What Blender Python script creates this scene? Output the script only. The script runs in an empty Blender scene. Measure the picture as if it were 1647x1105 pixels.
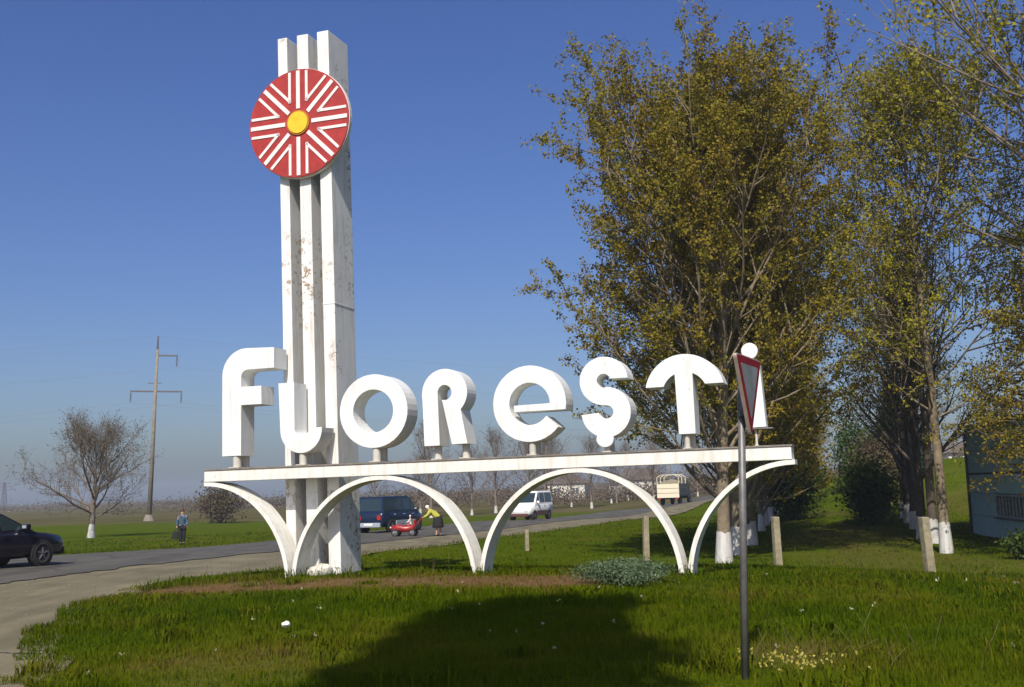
import bpy, bmesh, math, random
import numpy as np
from mathutils import Matrix, Vector
sc = bpy.context.scene
C = sc.collection
rad = math.radians
RNG = np.random.default_rng(7)

# ------------------------------------------------------------------ camera, sky, sun, exposure
FPX, PW, PH = 1800.0, 1647.0, 1105.0
CAM_LOC = Vector((0, 0, 2.0)); PITCH, ROLL = rad(7.4), rad(1.9)
cd = bpy.data.cameras.new('camera'); cam = bpy.data.objects.new('camera', cd); C.objects.link(cam)
cd.sensor_width = 36.0; cd.lens = FPX / PW * 36.0; cd.clip_start = 0.1; cd.clip_end = 9000
_f = Vector((0, math.cos(PITCH), math.sin(PITCH))); _r = Vector((1, 0, 0)); _u = _r.cross(_f)
_R = _r * math.cos(ROLL) - _u * math.sin(ROLL); _U = _u * math.cos(ROLL) + _r * math.sin(ROLL)
M = Matrix(((_R.x, _U.x, -_f.x, CAM_LOC.x), (_R.y, _U.y, -_f.y, CAM_LOC.y), (_R.z, _U.z, -_f.z, CAM_LOC.z), (0, 0, 0, 1)))
cam.matrix_world = M
sc.camera = cam

SUN_ELEV, SUN_TRAVEL = rad(46.0), rad(9.5)          # light travels 9 deg to the right of +Y
w = bpy.data.worlds.new('World'); sc.world = w; w.use_nodes = True
nt = w.node_tree; bg = nt.nodes['Background']
sky = nt.nodes.new('ShaderNodeTexSky'); sky.sky_type = 'NISHITA'; sky.sun_disc = False
sky.sun_elevation = SUN_ELEV; sky.sun_rotation = SUN_TRAVEL + math.pi
sky.altitude = 100; sky.air_density = 1.0; sky.dust_density = 2.6; sky.ozone_density = 6.0
hs = nt.nodes.new('ShaderNodeHueSaturation'); hs.inputs['Saturation'].default_value = 1.15; hs.inputs['Hue'].default_value = 0.517      # the camera's vivid colour setting
nt.links.new(sky.outputs[0], hs.inputs['Color']); nt.links.new(hs.outputs[0], bg.inputs[0]); bg.inputs[1].default_value = 0.111
sd = bpy.data.lights.new('sun', 'SUN'); sun = bpy.data.objects.new('sun', sd); C.objects.link(sun)
sd.energy = 5.0; sd.angle = rad(0.55); sd.color = (1.0, 0.945, 0.85)
tv = Vector((math.sin(SUN_TRAVEL) * math.cos(SUN_ELEV), math.cos(SUN_TRAVEL) * math.cos(SUN_ELEV), -math.sin(SUN_ELEV)))
sun.rotation_euler = tv.to_track_quat('-Z', 'Y').to_euler()
sc.view_settings.view_transform = 'Standard'; sc.view_settings.look = 'None'
sc.view_settings.exposure = 0.06; sc.view_settings.gamma = 1.0; sc.view_settings.use_curve_mapping = False
sc.render.engine = 'CYCLES'
sc.cycles.max_bounces = 6; sc.cycles.transparent_max_bounces = 8; sc.cycles.volume_bounces = 0
sc.cycles.use_denoising = True

# ------------------------------------------------------------------ helpers
def tag(o, label=None, cat=None, group=None, kind=None):
    if label: o['label'] = label
    if cat: o['category'] = cat
    if group: o['group'] = group
    if kind: o['kind'] = kind
    return o
def empty(name, loc=(0, 0, 0), rz=0.0):
    o = bpy.data.objects.new(name, None); o.empty_display_size = 0.2; C.objects.link(o)
    o.location = loc; o.rotation_euler = (0, 0, rz); return o
def link(name, me, m=None, parent=None):
    o = bpy.data.objects.new(name, me); C.objects.link(o)
    if m is not None and not me.materials: me.materials.append(m)
    if parent is not None: o.parent = parent
    return o
def obj(name, bm, m, parent=None, smooth=False):
    bmesh.ops.recalc_face_normals(bm, faces=bm.faces)
    me = bpy.data.meshes.new(name); bm.to_mesh(me); bm.free()
    if smooth: me.polygons.foreach_set('use_smooth', [True] * len(me.polygons))
    return link(name, me, m, parent)
def np_mesh(name, V, quads=None, tris=None, attrs=None, smooth=False):
    me = bpy.data.meshes.new(name)
    V = np.asarray(V, np.float32)
    me.vertices.add(len(V)); me.vertices.foreach_set('co', V.ravel())
    nq = 0 if quads is None else len(quads); ntv = 0 if tris is None else len(tris)
    li = []; 
    if nq: li.append(np.asarray(quads, np.int32).ravel())
    if ntv: li.append(np.asarray(tris, np.int32).ravel())
    li = np.concatenate(li)
    me.loops.add(len(li)); me.loops.foreach_set('vertex_index', li)
    st = np.concatenate([np.arange(nq) * 4, nq * 4 + np.arange(ntv) * 3]).astype(np.int32)
    me.polygons.add(nq + ntv); me.polygons.foreach_set('loop_start', st)
    if smooth: me.polygons.foreach_set('use_smooth', np.ones(nq + ntv, bool))
    for k, a in (attrs or {}).items():
        at = me.attributes.new(k, 'FLOAT', 'POINT'); at.data.foreach_set('value', np.asarray(a, np.float32).ravel())
    me.update(calc_edges=True); me.validate()
    return me
def copy_tree(o, parent=None):
    c = o.copy(); C.objects.link(c)
    if parent is not None: c.parent = parent
    for ch in list(o.children): copy_tree(ch, c)
    return c
def bx(bm, x0, x1, y0, y1, z0, z1, mat=None):
    vs = [bm.verts.new((x, y, z)) for z in (z0, z1) for y in (y0, y1) for x in (x0, x1)]
    for f in ((0, 2, 3, 1), (4, 5, 7, 6), (0, 1, 5, 4), (2, 6, 7, 3), (0, 4, 6, 2), (1, 3, 7, 5)):
        bm.faces.new([vs[i] for i in f])
    if mat is not None: bmesh.ops.transform(bm, matrix=mat, verts=vs)
    return vs
def box(x0, x1, y0, y1, z0, z1, bev=0.0):
    bm = bmesh.new(); bx(bm, x0, x1, y0, y1, z0, z1)
    if bev: bmesh.ops.bevel(bm, geom=bm.edges[:], offset=bev, segments=2, affect='EDGES', profile=0.6)
    return bm
def cyl(bm, p0, p1, r0, r1=None, k=12):
    r1 = r0 if r1 is None else r1
    p0, p1 = Vector(p0), Vector(p1); d = (p1 - p0)
    q = d.to_track_quat('Z', 'Y'); a = []; b = []
    for i in range(k):
        t = 2 * math.pi * i / k; v = Vector((math.cos(t), math.sin(t), 0))
        a.append(bm.verts.new(p0 + q @ (v * r0))); b.append(bm.verts.new(p1 + q @ (v * r1)))
    for i in range(k): bm.faces.new((a[i], a[(i + 1) % k], b[(i + 1) % k], b[i]))
    bm.faces.new(a[::-1]); bm.faces.new(b)
def cylb(p0, p1, r0, r1=None, k=12):
    bm = bmesh.new(); cyl(bm, p0, p1, r0, r1, k); return bm
def prism(pts, y0, y1, bm=None):
    """polygon in local x,z extruded along y (convex or not: ngon faces)"""
    bm = bm or bmesh.new()
    a = [bm.verts.new((x, y0, z)) for x, z in pts]; b = [bm.verts.new((x, y1, z)) for x, z in pts]
    bm.faces.new(a); bm.faces.new(b[::-1]); n = len(pts)
    for i in range(n): bm.faces.new((a[i], b[i], b[(i + 1) % n], a[(i + 1) % n]))
    return bm
def loft(sections, cap=True, bm=None):
    bm = bm or bmesh.new()
    rings = [[bm.verts.new(p) for p in s] for s in sections]; n = len(rings[0])
    for a, b in zip(rings, rings[1:]):
        for i in range(n): bm.faces.new((a[i], a[(i + 1) % n], b[(i + 1) % n], b[i]))
    if cap: bm.faces.new(rings[0]); bm.faces.new(rings[-1][::-1])
    return bm
def uvs(bm, c, r, sx=1, sy=1, sz=1, u=12, v=8):
    g = bmesh.ops.create_uvsphere(bm, u_segments=u, v_segments=v, radius=r)
    bmesh.ops.transform(bm, matrix=Matrix.Translation(c) @ Matrix.Diagonal((sx, sy, sz, 1)), verts=g['verts'])
def skin_mesh(name, verts, edges, radii, m, parent, sub=2, root=0):
    me = bpy.data.meshes.new(name); me.from_pydata(verts, edges, [])
    o = bpy.data.objects.new('tmp', me); C.objects.link(o)
    o.modifiers.new('s', 'SKIN')
    ss = o.modifiers.new('u', 'SUBSURF'); ss.levels = sub; ss.render_levels = sub
    for i, r in enumerate(radii):
        v = me.skin_vertices[0].data[i]
        v.radius = (r, r) if not isinstance(r, tuple) else r
        v.use_root = (i == root)
    dg = bpy.context.evaluated_depsgraph_get(); dg.update()
    nm = bpy.data.meshes.new_from_object(o.evaluated_get(dg)); nm.name = name
    bpy.data.objects.remove(o); nm.materials.clear()
    nm.polygons.foreach_set('use_smooth', [True] * len(nm.polygons))
    return link(name, nm, m, parent)

# value noise (numpy)
_lat = np.random.default_rng(3).random((256, 256))
def vnoise(x, y):
    xi = np.floor(x).astype(int); yi = np.floor(y).astype(int); fx = x - xi; fy = y - yi
    fx = fx * fx * (3 - 2 * fx); fy = fy * fy * (3 - 2 * fy)
    g = lambda a, b: _lat[a & 255, b & 255]
    return (g(xi, yi) * (1 - fx) + g(xi + 1, yi) * fx) * (1 - fy) + (g(xi, yi + 1) * (1 - fx) + g(xi + 1, yi + 1) * fx) * fy
def fnoise(x, y, o=3):
    s = 0; a = 0.5; t = 0
    for i in range(o): s = s + a * vnoise(x * 2 ** i + 17 * i, y * 2 ** i + 31 * i); t += a; a *= 0.5
    return s / t
def smooth(x, a, b):
    t = np.clip((x - a) / (b - a), 0, 1); return t * t * (3 - 2 * t)

# ------------------------------------------------------------------ materials
def nodes_mat(name):
    m = bpy.data.materials.new(name); m.use_nodes = True
    t = m.node_tree; return m, t, t.nodes, t.links, t.nodes['Principled BSDF']
def noise_node(t, scale, detail=4, rough=0.6, coord='Object', vec_scale=None):
    tc = t.nodes.new('ShaderNodeTexCoord'); n = t.nodes.new('ShaderNodeTexNoise')
    n.inputs['Scale'].default_value = scale; n.inputs['Detail'].default_value = detail; n.inputs['Roughness'].default_value = rough
    if vec_scale:
        mp = t.nodes.new('ShaderNodeMapping'); mp.inputs['Scale'].default_value = vec_scale
        t.links.new(tc.outputs[coord], mp.inputs[0]); t.links.new(mp.outputs[0], n.inputs['Vector'])
    else: t.links.new(tc.outputs[coord], n.inputs['Vector'])
    return n
def ramp(t, src, p0, p1, c0=(0, 0, 0, 1), c1=(1, 1, 1, 1)):
    r = t.nodes.new('ShaderNodeValToRGB'); e = r.color_ramp.elements
    e[0].position = p0; e[0].color = c0; e[1].position = p1; e[1].color = c1
    t.links.new(src, r.inputs[0]); return r
def mixc(t, fac, a, b):
    mx = t.nodes.new('ShaderNodeMix'); mx.data_type = 'RGBA'
    if hasattr(fac, 'links'): t.links.new(fac, mx.inputs[0])
    else: mx.inputs[0].default_value = fac
    for s, i in ((a, 6), (b, 7)):
        if hasattr(s, 'links'): t.links.new(s, mx.inputs[i])
        else: mx.inputs[i].default_value = (*s, 1)
    return mx.outputs[2]
def bump(t, bsdf, src, strength=0.3, dist=0.02):
    b = t.nodes.new('ShaderNodeBump'); b.inputs['Strength'].default_value = strength; b.inputs['Distance'].default_value = dist
    t.links.new(src, b.inputs['Height']); t.links.new(b.outputs[0], bsdf.inputs['Normal'])
def simple(name, col, rough=0.6, var=0.12, scale=6.0, metal=0.0, bmp=0.0, spec=0.5):
    m, t, n, l, b = nodes_mat(name)
    nz = noise_node(t, scale)
    lo = tuple(c * (1 - var) for c in col); hi = tuple(min(1, c * (1 + var)) for c in col)
    l.new(mixc(t, ramp(t, nz.outputs[0], 0.3, 0.7).outputs[0], lo, hi), b.inputs['Base Color'])
    b.inputs['Roughness'].default_value = rough; b.inputs['Metallic'].default_value = metal
    b.inputs['Specular IOR Level'].default_value = spec
    if bmp: bump(t, b, nz.outputs[0], bmp)
    return m
def painted(name, col=(0.80, 0.79, 0.75), stain=(0.42, 0.33, 0.22), amount=0.60, wear=0.72, rust=(0.30, 0.20, 0.12)):
    """old oil paint on sheet metal / plaster: faint vertical dirt streaks, flaked spots"""
    m, t, n, l, b = nodes_mat(name)
    st = noise_node(t, 1.0, 5, 0.65, 'Object', (9, 9, 0.9))
    pt = noise_node(t, 1.6, 4, 0.6)
    base = mixc(t, ramp(t, pt.outputs[0], 0.35, 0.75).outputs[0], tuple(c * 1.02 for c in col), tuple(c * 0.90 for c in col))
    c1 = mixc(t, ramp(t, st.outputs[0], amount, amount + 0.25, (0, 0, 0, 1), (.55, .55, .55, 1)).outputs[0], base, stain)
    fl = noise_node(t, 9.0, 6, 0.7)
    fm = ramp(t, fl.outputs[0], wear, wear + 0.04)
    big = noise_node(t, 0.55, 3, 0.5); bmk = ramp(t, big.outputs[0], 0.48, 0.6)
    ml = t.nodes.new('ShaderNodeMath'); ml.operation = 'MULTIPLY'
    l.new(fm.outputs[0], ml.inputs[0]); l.new(bmk.outputs[0], ml.inputs[1])
    l.new(mixc(t, ml.outputs[0], c1, rust), b.inputs['Base Color'])
    b.inputs['Roughness'].default_value = 0.55
    bump(t, b, pt.outputs[0], 0.25, 0.03)
    return m
MAT = {}
MAT['white'] = painted('white_paint', col=(0.78, 0.78, 0.755), amount=0.50, wear=0.65, stain=(0.50, 0.45, 0.36))
MAT['tower'] = painted('tower_paint', wear=0.545, amount=0.50, col=(0.77, 0.76, 0.72))
MAT['beam'] = painted('beam_paint', col=(0.79, 0.77, 0.70), amount=0.47, wear=0.64, stain=(0.48, 0.40, 0.28))
MAT['plate'] = simple('weathered_plate', (0.20, 0.17, 0.14), 0.8, 0.3)
MAT['strut'] = painted('post_paint', col=(0.55, 0.52, 0.45), amount=0.5, wear=0.6)
MAT['red'] = simple('red_paint', (0.36, 0.026, 0.020), 0.5, 0.2, 5)
MAT['stripe'] = simple('stripe_paint', (0.80, 0.72, 0.68), 0.5, 0.08)
MAT['yellow'] = simple('yellow_paint', (0.80, 0.50, 0.015), 0.5, 0.1)
MAT['orange'] = simple('orange_ring_paint', (0.42, 0.16, 0.01), 0.5, 0.15)
MAT['galv'] = simple('galvanised_steel', (0.17, 0.16, 0.15), 0.5, 0.25, 8, 0.4)
MAT['signred'] = simple('sign_red', (0.24, 0.006, 0.012), 0.6, 0.2, 5, spec=0.15)
MAT['signwhite'] = simple('sign_white', (0.24, 0.25, 0.245), 0.6, 0.3, 3, spec=0.2)
MAT['signrim'] = simple('sign_rim', (0.42, 0.33, 0.27), 0.5, 0.2)
MAT['concrete'] = simple('weathered_concrete', (0.27, 0.23, 0.145), 0.9, 0.3, 7, bmp=0.5)
MAT['pole_concrete'] = simple('pole_concrete', (0.21, 0.18, 0.14), 0.9, 0.2, 3)
MAT['iron'] = simple('dark_iron', (0.10, 0.09, 0.10), 0.6, 0.2)
MAT['wire'] = simple('wire_metal', (0.20, 0.21, 0.24), 0.5, 0.1)
MAT['limewash'] = painted('limewash', col=(0.58, 0.565, 0.54), amount=0.42, wear=0.56, stain=(0.30, 0.26, 0.20), rust=(0.2, 0.16, 0.11))
MAT['rubber'] = simple('tyre_rubber', (0.018, 0.018, 0.018), 0.8, 0.2)
MAT['rim'] = simple('wheel_rim', (0.20, 0.21, 0.22), 0.45, 0.1, 8, 0.7)
MAT['glass'] = simple('car_glass', (0.02, 0.035, 0.04), 0.06, 0.1, spec=0.8)
MAT['blackcar'] = simple('black_car_paint', (0.008, 0.008, 0.016), 0.18, 0.1, spec=0.6)
MAT['bluecar'] = simple('blue_car_paint', (0.008, 0.018, 0.045), 0.25, 0.1)
MAT['silver'] = simple('silver_cladding', (0.42, 0.46, 0.52), 0.35, 0.1, 8, 0.3)
MAT['whitecar'] = simple('white_car_paint', (0.78, 0.78, 0.76), 0.3, 0.05)
MAT['plastic'] = simple('dark_plastic', (0.03, 0.025, 0.025), 0.6, 0.2)
MAT['maroon'] = simple('maroon_bumper', (0.10, 0.04, 0.035), 0.5, 0.2)
MAT['lamp'] = simple('headlamp', (0.75, 0.77, 0.78), 0.1, 0.05)
MAT['tail'] = simple('tail_lamp', (0.45, 0.02, 0.02), 0.15, 0.1)
MAT['cream'] = simple('cream_boards', (0.72, 0.64, 0.46), 0.7, 0.12)
MAT['truckgreen'] = simple('dark_truck_paint', (0.05, 0.07, 0.06), 0.5, 0.2)
MAT['skin'] = simple('skin', (0.50, 0.28, 0.19), 0.6, 0.08)
MAT['hair'] = simple('brown_hair', (0.07, 0.035, 0.02), 0.6, 0.2)
MAT['shirt'] = simple('blue_check_shirt', (0.05, 0.095, 0.15), 0.85, 0.6, 14)
MAT['trousers'] = simple('black_trousers', (0.012, 0.012, 0.014), 0.85, 0.2)
MAT['yellowtop'] = simple('yellow_top', (0.42, 0.40, 0.06), 0.85, 0.15)
MAT['skirt'] = simple('black_skirt', (0.014, 0.012, 0.014), 0.9, 0.2)
MAT['scarf'] = simple('white_headscarf', (0.75, 0.68, 0.66), 0.8, 0.1)
MAT['redtoy'] = simple('red_plastic', (0.30, 0.018, 0.015), 0.35, 0.1)
MAT['wall'] = simple('grey_blue_wall_panel', (0.40, 0.56, 0.56), 0.85, 0.12, 3, bmp=0.15)
MAT['wall2'] = simple('grey_wall_core', (0.12, 0.13, 0.13), 0.9, 0.15, 3)
MAT['roofing'] = simple('grey_roofing', (0.22, 0.22, 0.22), 0.85, 0.2)
MAT['frame'] = simple('window_frame_grey', (0.34, 0.37, 0.37), 0.7, 0.15)
MAT['pane'] = simple('dusty_window_glass', (0.09, 0.11, 0.12), 0.25, 0.3)
MAT['house'] = simple('house_plaster', (0.70, 0.66, 0.58), 0.9, 0.1, 0.5)
MAT['houseroof'] = simple('house_roof', (0.15, 0.125, 0.105), 0.9, 0.2, 0.5)
MAT['bark'] = simple('pale_poplar_bark', (0.19, 0.145, 0.095), 0.9, 0.35, 5, bmp=0.6)
MAT['twig'] = simple('grey_brown_bark', (0.17, 0.13, 0.10), 0.9, 0.3, 4, bmp=0.4)
MAT['darkbark'] = simple('dark_bark', (0.10, 0.075, 0.055), 0.9, 0.3, 4, bmp=0.4)
MAT['stone'] = simple('pale_rubble', (0.60, 0.56, 0.48), 0.9, 0.25, 6, bmp=0.5)
MAT['litter'] = simple('white_scrap', (0.75, 0.73, 0.68), 0.7, 0.1)

def leaf_mat(name, cols, trans=0.35, rough=0.6, spec=0.15):
    """leaf colours picked by the per-leaf attribute v"""
    m, t, n, l, b = nodes_mat(name)
    at = n.new('ShaderNodeAttribute'); at.attribute_name = 'v'
    r = n.new('ShaderNodeValToRGB'); e = r.color_ramp.elements
    while len(e) < len(cols): e.new(0.5)
    for i, c in enumerate(cols): e[i].position = i / (len(cols) - 1); e[i].color = (*c, 1)
    l.new(at.outputs['Fac'], r.inputs[0]); l.new(r.outputs[0], b.inputs['Base Color'])
    b.inputs['Roughness'].default_value = rough; b.inputs['Specular IOR Level'].default_value = spec
    tr = n.new('ShaderNodeBsdfTranslucent'); l.new(r.outputs[0], tr.inputs[0])
    mx = n.new('ShaderNodeMixShader'); mx.inputs[0].default_value = trans
    l.new(b.outputs[0], mx.inputs[1]); l.new(tr.outputs[0], mx.inputs[2])
    l.new(mx.outputs[0], n['Material Output'].inputs[0]); return m
MAT['leaf_olive'] = leaf_mat('olive_young_leaves', [(0.125, 0.088, 0.010), (0.245, 0.170, 0.014), (0.265, 0.205, 0.016), (0.18, 0.175, 0.018), (0.35, 0.265, 0.030)])
MAT['leaf_yellow'] = leaf_mat('yellow_green_leaves', [(0.15, 0.12, 0.010), (0.29, 0.25, 0.016), (0.34, 0.30, 0.020), (0.23, 0.23, 0.016), (0.42, 0.36, 0.035)])
MAT['leaf_green'] = leaf_mat('fresh_green_leaves', [(0.03, 0.055, 0.012), (0.06, 0.10, 0.015), (0.09, 0.12, 0.02)])
MAT['leaf_brown'] = leaf_mat('brown_buds', [(0.09, 0.065, 0.040), (0.14, 0.10, 0.06), (0.12, 0.11, 0.04)])
MAT['needle'] = leaf_mat('spruce_needles', [(0.015, 0.03, 0.014), (0.03, 0.055, 0.02), (0.05, 0.07, 0.03)], 0.15)
MAT['wormwood'] = leaf_mat('grey_green_leaves', [(0.06, 0.10, 0.045), (0.10, 0.145, 0.07), (0.14, 0.18, 0.10)], 0.2)
MAT['grass'] = leaf_mat('grass_blades', [(0.022, 0.046, 0.001), (0.044, 0.079, 0.0015), (0.076, 0.106, 0.002), (0.12, 0.11, 0.007), (0.145, 0.09, 0.035)], 0.3, 1.0, 0.0)
MAT['straw'] = leaf_mat('dry_straw', [(0.13, 0.11, 0.04), (0.20, 0.16, 0.07)], 0.2)
MAT['flower'] = leaf_mat('pale_flowers', [(0.40, 0.34, 0.05), (0.42, 0.40, 0.28)], 0.2)

# ------------------------------------------------------------------ terrain
CTRL = np.array([
 (0,0,.1),(-8,3,.1),(8,3,.1),(-5.8,13,.1),(-7.9,21,.2),(-7.4,25.2,.2),(-6.65,30.8,.1),(-11.3,24.7,.33),(-13.4,33,.33),(-15.9,40,.2),
 (-10.2,33,.2),(-8.4,40,.1),(-4,54,-.1),(-16.5,55,-.22),(-12.1,57.5,-.1),(-5.7,78.5,-.2),(.75,80,-.2),(10.75,94,-.3),(17,122,-.3),
 (-28,75,-.3),(-42,131,-.3),(-32,40,.0),(-20,20,.3),(-16,8,.2),(-4.63,22.96,.40),(-.76,21.67,.42),(2.97,20.4,.37),(-2.9,15.6,.32),
 (-.4,19,.42),(2,10.7,.2),(-2.3,11,.2),(4.5,10.3,.12),(2.5,12.7,.27),(6,15,.2),(9,20,.0),(5.3,22.3,.25),(-3,26,.25),(-3.3,32,0),
 (-3.3,44.7,-.1),(1,27,.05),(4,35,-.4),(6.1,34.1,-.4),(7.3,32.2,-.38),(9.9,27.6,-.4),(13.7,36.4,-.5),(14.2,39.7,-.4),(17.2,50.5,-.1),
 (18.6,46.5,-.4),(17.4,39.2,-.4),(9.8,43.5,-.3),(19.6,79.7,.0),(26,80,1.3),(23,60,.4),(33,95,3.0),(52,92,3.6),(14,24,-.3),(20,20,-.3),
 (0,55,-.2),(9,80,-.3),(28,48,-.1),(40,60,1.0),(30,-10,.1),(-25,-15,.1),(0,-25,.1),(60,130,3.0),(24,72,1.7),(29,74,2.9),(36,70,2.9),(27,64,1.0),(21,66,.5),(33,60,1.3),(-70,80,-.3),(-60,150,-.3),(10,150,-.4),(40,30,0)], float)
def _tps(r2): return np.where(r2 > 1e-9, r2 * np.log(r2 + 1e-12) * 0.5, 0)
def _fit():
    P = CTRL[:, :2]; n = len(P)
    K = _tps(((P[:, None] - P[None]) ** 2).sum(-1)) + np.eye(n) * 4.0
    A = np.zeros((n + 3, n + 3)); A[:n, :n] = K; A[:n, n] = 1; A[:n, n + 1:] = P; A[n, :n] = 1; A[n + 1:, :n] = P.T
    return np.linalg.solve(A, np.concatenate([CTRL[:, 2], np.zeros(3)]))
_W = _fit()
def hz(x, y):
    x = np.asarray(x, float); y = np.asarray(y, float); sh = x.shape; x = x.ravel(); y = y.ravel()
    out = np.empty(len(x)); n = len(CTRL)
    for s in range(0, len(x), 40000):
        a = x[s:s + 40000]; b = y[s:s + 40000]
        r2 = (a[:, None] - CTRL[None, :, 0]) ** 2 + (b[:, None] - CTRL[None, :, 1]) ** 2
        out[s:s + 40000] = _tps(r2) @ _W[:n] + _W[n] + _W[n + 1] * a + _W[n + 2] * b
    out = np.clip(out, -0.7, 4.0)
    d = np.hypot(x - 5, y - 55); k = smooth(d, 85, 150)
    far = -0.35 + 4.0 * smooth(x, 25, 70) * smooth(y, 40, 110) + 2.2 * smooth(d, 350, 1500)
    out = out * (1 - k) + far * k
    out += 0.05 * (fnoise(x * 0.7 + 9, y * 0.7, 2) - 0.5) * smooth(d, 0, 60)
    return out.reshape(sh)
def H1(x, y): return float(hz(np.array([x]), np.array([y]))[0])

ROADL = [(-14.5,-20),(-14,-5),(-13.6,4),(-13,8),(-12.6,12),(-12.2,15),(-11.9,18.5),(-11.6,22),(-11.3,24.7),(-10.9,28.5),(-10.3,32.4),(-8.4,40.2),(-6.6,46),(-4,54),(5.2,80),(10.75,94.4),(17,110),(45,180)]
DIRTR = [(24,-20),(22,0),(12,6.6),(4,7.2),(-2.5,9),(-5.2,11.9),(-6.2,14.3),(-7.15,17),(-7.95,21.2),(-7.5,25.5),(-6.65,30.8),(-5.4,39.5),(-3.3,45),(-.6,54.3),(9,79.8),(14,93),(20,109),(48,179)]
def catmull(P, n):
    P = np.array(P, float); Q = np.vstack([2 * P[0] - P[1], P, 2 * P[-1] - P[-2]]); out = []
    for i in range(len(P) - 1):
        p0, p1, p2, p3 = Q[i:i + 4]
        for t in np.linspace(0, 1, n, endpoint=False):
            out.append(0.5 * (2 * p1 + (p2 - p0) * t + (2 * p0 - 5 * p1 + 4 * p2 - p3) * t * t + (3 * p1 - p0 - 3 * p2 + p3) * t ** 3))
    out.append(P[-1]); return np.array(out)
RL = catmull(ROADL, 14); DR = catmull(DIRTR, 14)
_t = np.gradient(RL, axis=0); _t /= np.linalg.norm(_t, axis=1)[:, None]
RF = RL + np.stack([-_t[:, 1], _t[:, 0]], 1) * 7.6
# uneven edges
_k = np.arange(len(DR)) * 0.45
DR = DR + np.stack([fnoise(_k, _k * 0 + 3) - .5, fnoise(_k, _k * 0 + 9) - .5], 1) * 0.55
RLj = RL + np.stack([_t[:, 1], -_t[:, 0]], 1) * ((fnoise(np.arange(len(RL)) * 0.5, np.zeros(len(RL)), 3) - 0.5) * 0.5)[:, None]
_d = np.gradient(DR, axis=0); _d /= np.linalg.norm(_d, axis=1)[:, None]; DRX = DR + np.stack([_d[:, 1], -_d[:, 0]], 1) * 0.45   # dirt runs on under the grass edge
POLY_DIRT = np.vstack([RL, DR[::-1]]); POLY_LOW = np.vstack([RL, DRX[::-1]]); POLY_ROAD = np.vstack([RL, RF[::-1]])
def inpoly(x, y, P):
    c = np.zeros(x.shape, bool); j = len(P) - 1
    for i in range(len(P)):
        xi, yi = P[i]; xj, yj = P[j]
        if yi != yj:
            m = ((yi > y) != (yj > y)) & (x < (xj - xi) * (y - yi) / (yj - yi) + xi); c ^= m
        j = i
    return c
def ribbon(name, A, B, cross, off, m):
    u = np.linspace(0, 1, cross + 1)[None, :, None]
    P = A[:, None, :] * (1 - u) + B[:, None, :] * u
    Z = hz(P[..., 0], P[..., 1]) + off
    V = np.concatenate([P, Z[..., None]], -1).reshape(-1, 3); n = cross + 1
    i, j = np.meshgrid(np.arange(len(A) - 1), np.arange(cross), indexing='ij'); a = (i * n + j).ravel()
    q = np.stack([a, a + 1, a + n + 1, a + n], 1)
    return link(name, np_mesh(name, V, q, smooth=True), m)

# --- ground sheet
def axis(lo, hi, step, far):
    a = list(np.arange(lo, hi + 1e-6, step)); s = step
    while a[-1] < far: s *= 1.10; a.append(a[-1] + s)
    s = step; b = []; x = lo
    while x > -far: s *= 1.10; x -= s; b.append(x)
    return np.array(b[::-1] + a)
gx = axis(-22, 24, 0.4, 1500); gy = axis(-6, 62, 0.4, 1500)
GX, GY = np.meshgrid(gx, gy); GZ = hz(GX, GY)
inD = inpoly(GX.ravel(), GY.ravel(), POLY_LOW).reshape(GX.shape); inR = inpoly(GX.ravel(), GY.ravel(), POLY_ROAD).reshape(GX.shape)
GZ = GZ - 0.11 * (inD | inR)
def dry_mask(x, y):
    """dry trampled grass: strip in front of the monument, verge, scattered spots"""
    s = (x + 4.63) * 0.948 - (y - 22.96) * 0.317; o = (x + 4.63) * 0.317 + (y - 22.96) * 0.948
    m = 1.25 * np.exp(-((o + 1.7) / 1.25) ** 2) * smooth(s, -4.2, -2.5) * (1 - smooth(s, 6.2, 7.6))
    m = m * (0.55 + 0.9 * fnoise(x * 0.8, y * 0.8))
    m = m + 0.9 * np.exp(-(((x - 10.5) / 2.0) ** 2 + ((y - 20.5) / 1.3) ** 2))
    m = m + 0.7 * np.exp(-(((x - 3.0) / 0.8) ** 2 + ((y - 12.0) / 0.8) ** 2))
    m = m + 0.25 * smooth(fnoise(x * 0.35 + 40, y * 0.35), 0.62, 0.8)
    m = m + 0.3 * smooth(y, 24, 32) * smooth(x, 7, 11) * smooth(fnoise(x * 0.4, y * 0.25 + 7), 0.42, 0.62) * (1 - smooth(y, 60, 80))
    return np.clip(m, 0, 1)
nx = len(gx); i, j = np.meshgrid(np.arange(len(gy) - 1), np.arange(nx - 1), indexing='ij'); a = (i * nx + j).ravel()
gm, t, n, l, b = nodes_mat('meadow')
atd = n.new('ShaderNodeAttribute'); atd.attribute_name = 'dry'
atf = n.new('ShaderNodeAttribute'); atf.attribute_name = 'far'
n1 = noise_node(t, 0.9, 6, 0.65); n2 = noise_node(t, 6.0, 5, 0.7); n3 = noise_node(t, 0.06, 4, 0.6)
g1 = mixc(t, ramp(t, n1.outputs[0], 0.3, 0.7).outputs[0], (0.036, 0.070, 0.001), (0.066, 0.098, 0.002))
g2 = mixc(t, ramp(t, n2.outputs[0], 0.35, 0.75, (0, 0, 0, 1), (.6, .6, .6, 1)).outputs[0], g1, (0.085, 0.082, 0.010))
g3 = mixc(t, atd.outputs['Fac'], g2, mixc(t, ramp(t, n2.outputs[0], 0.3, 0.7).outputs[0], (0.10, 0.058, 0.028), (0.16, 0.10, 0.05)))
fieldc = mixc(t, ramp(t, n3.outputs[0], 0.4, 0.6).outputs[0], (0.070, 0.066, 0.022), (0.105, 0.088, 0.042))
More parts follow.
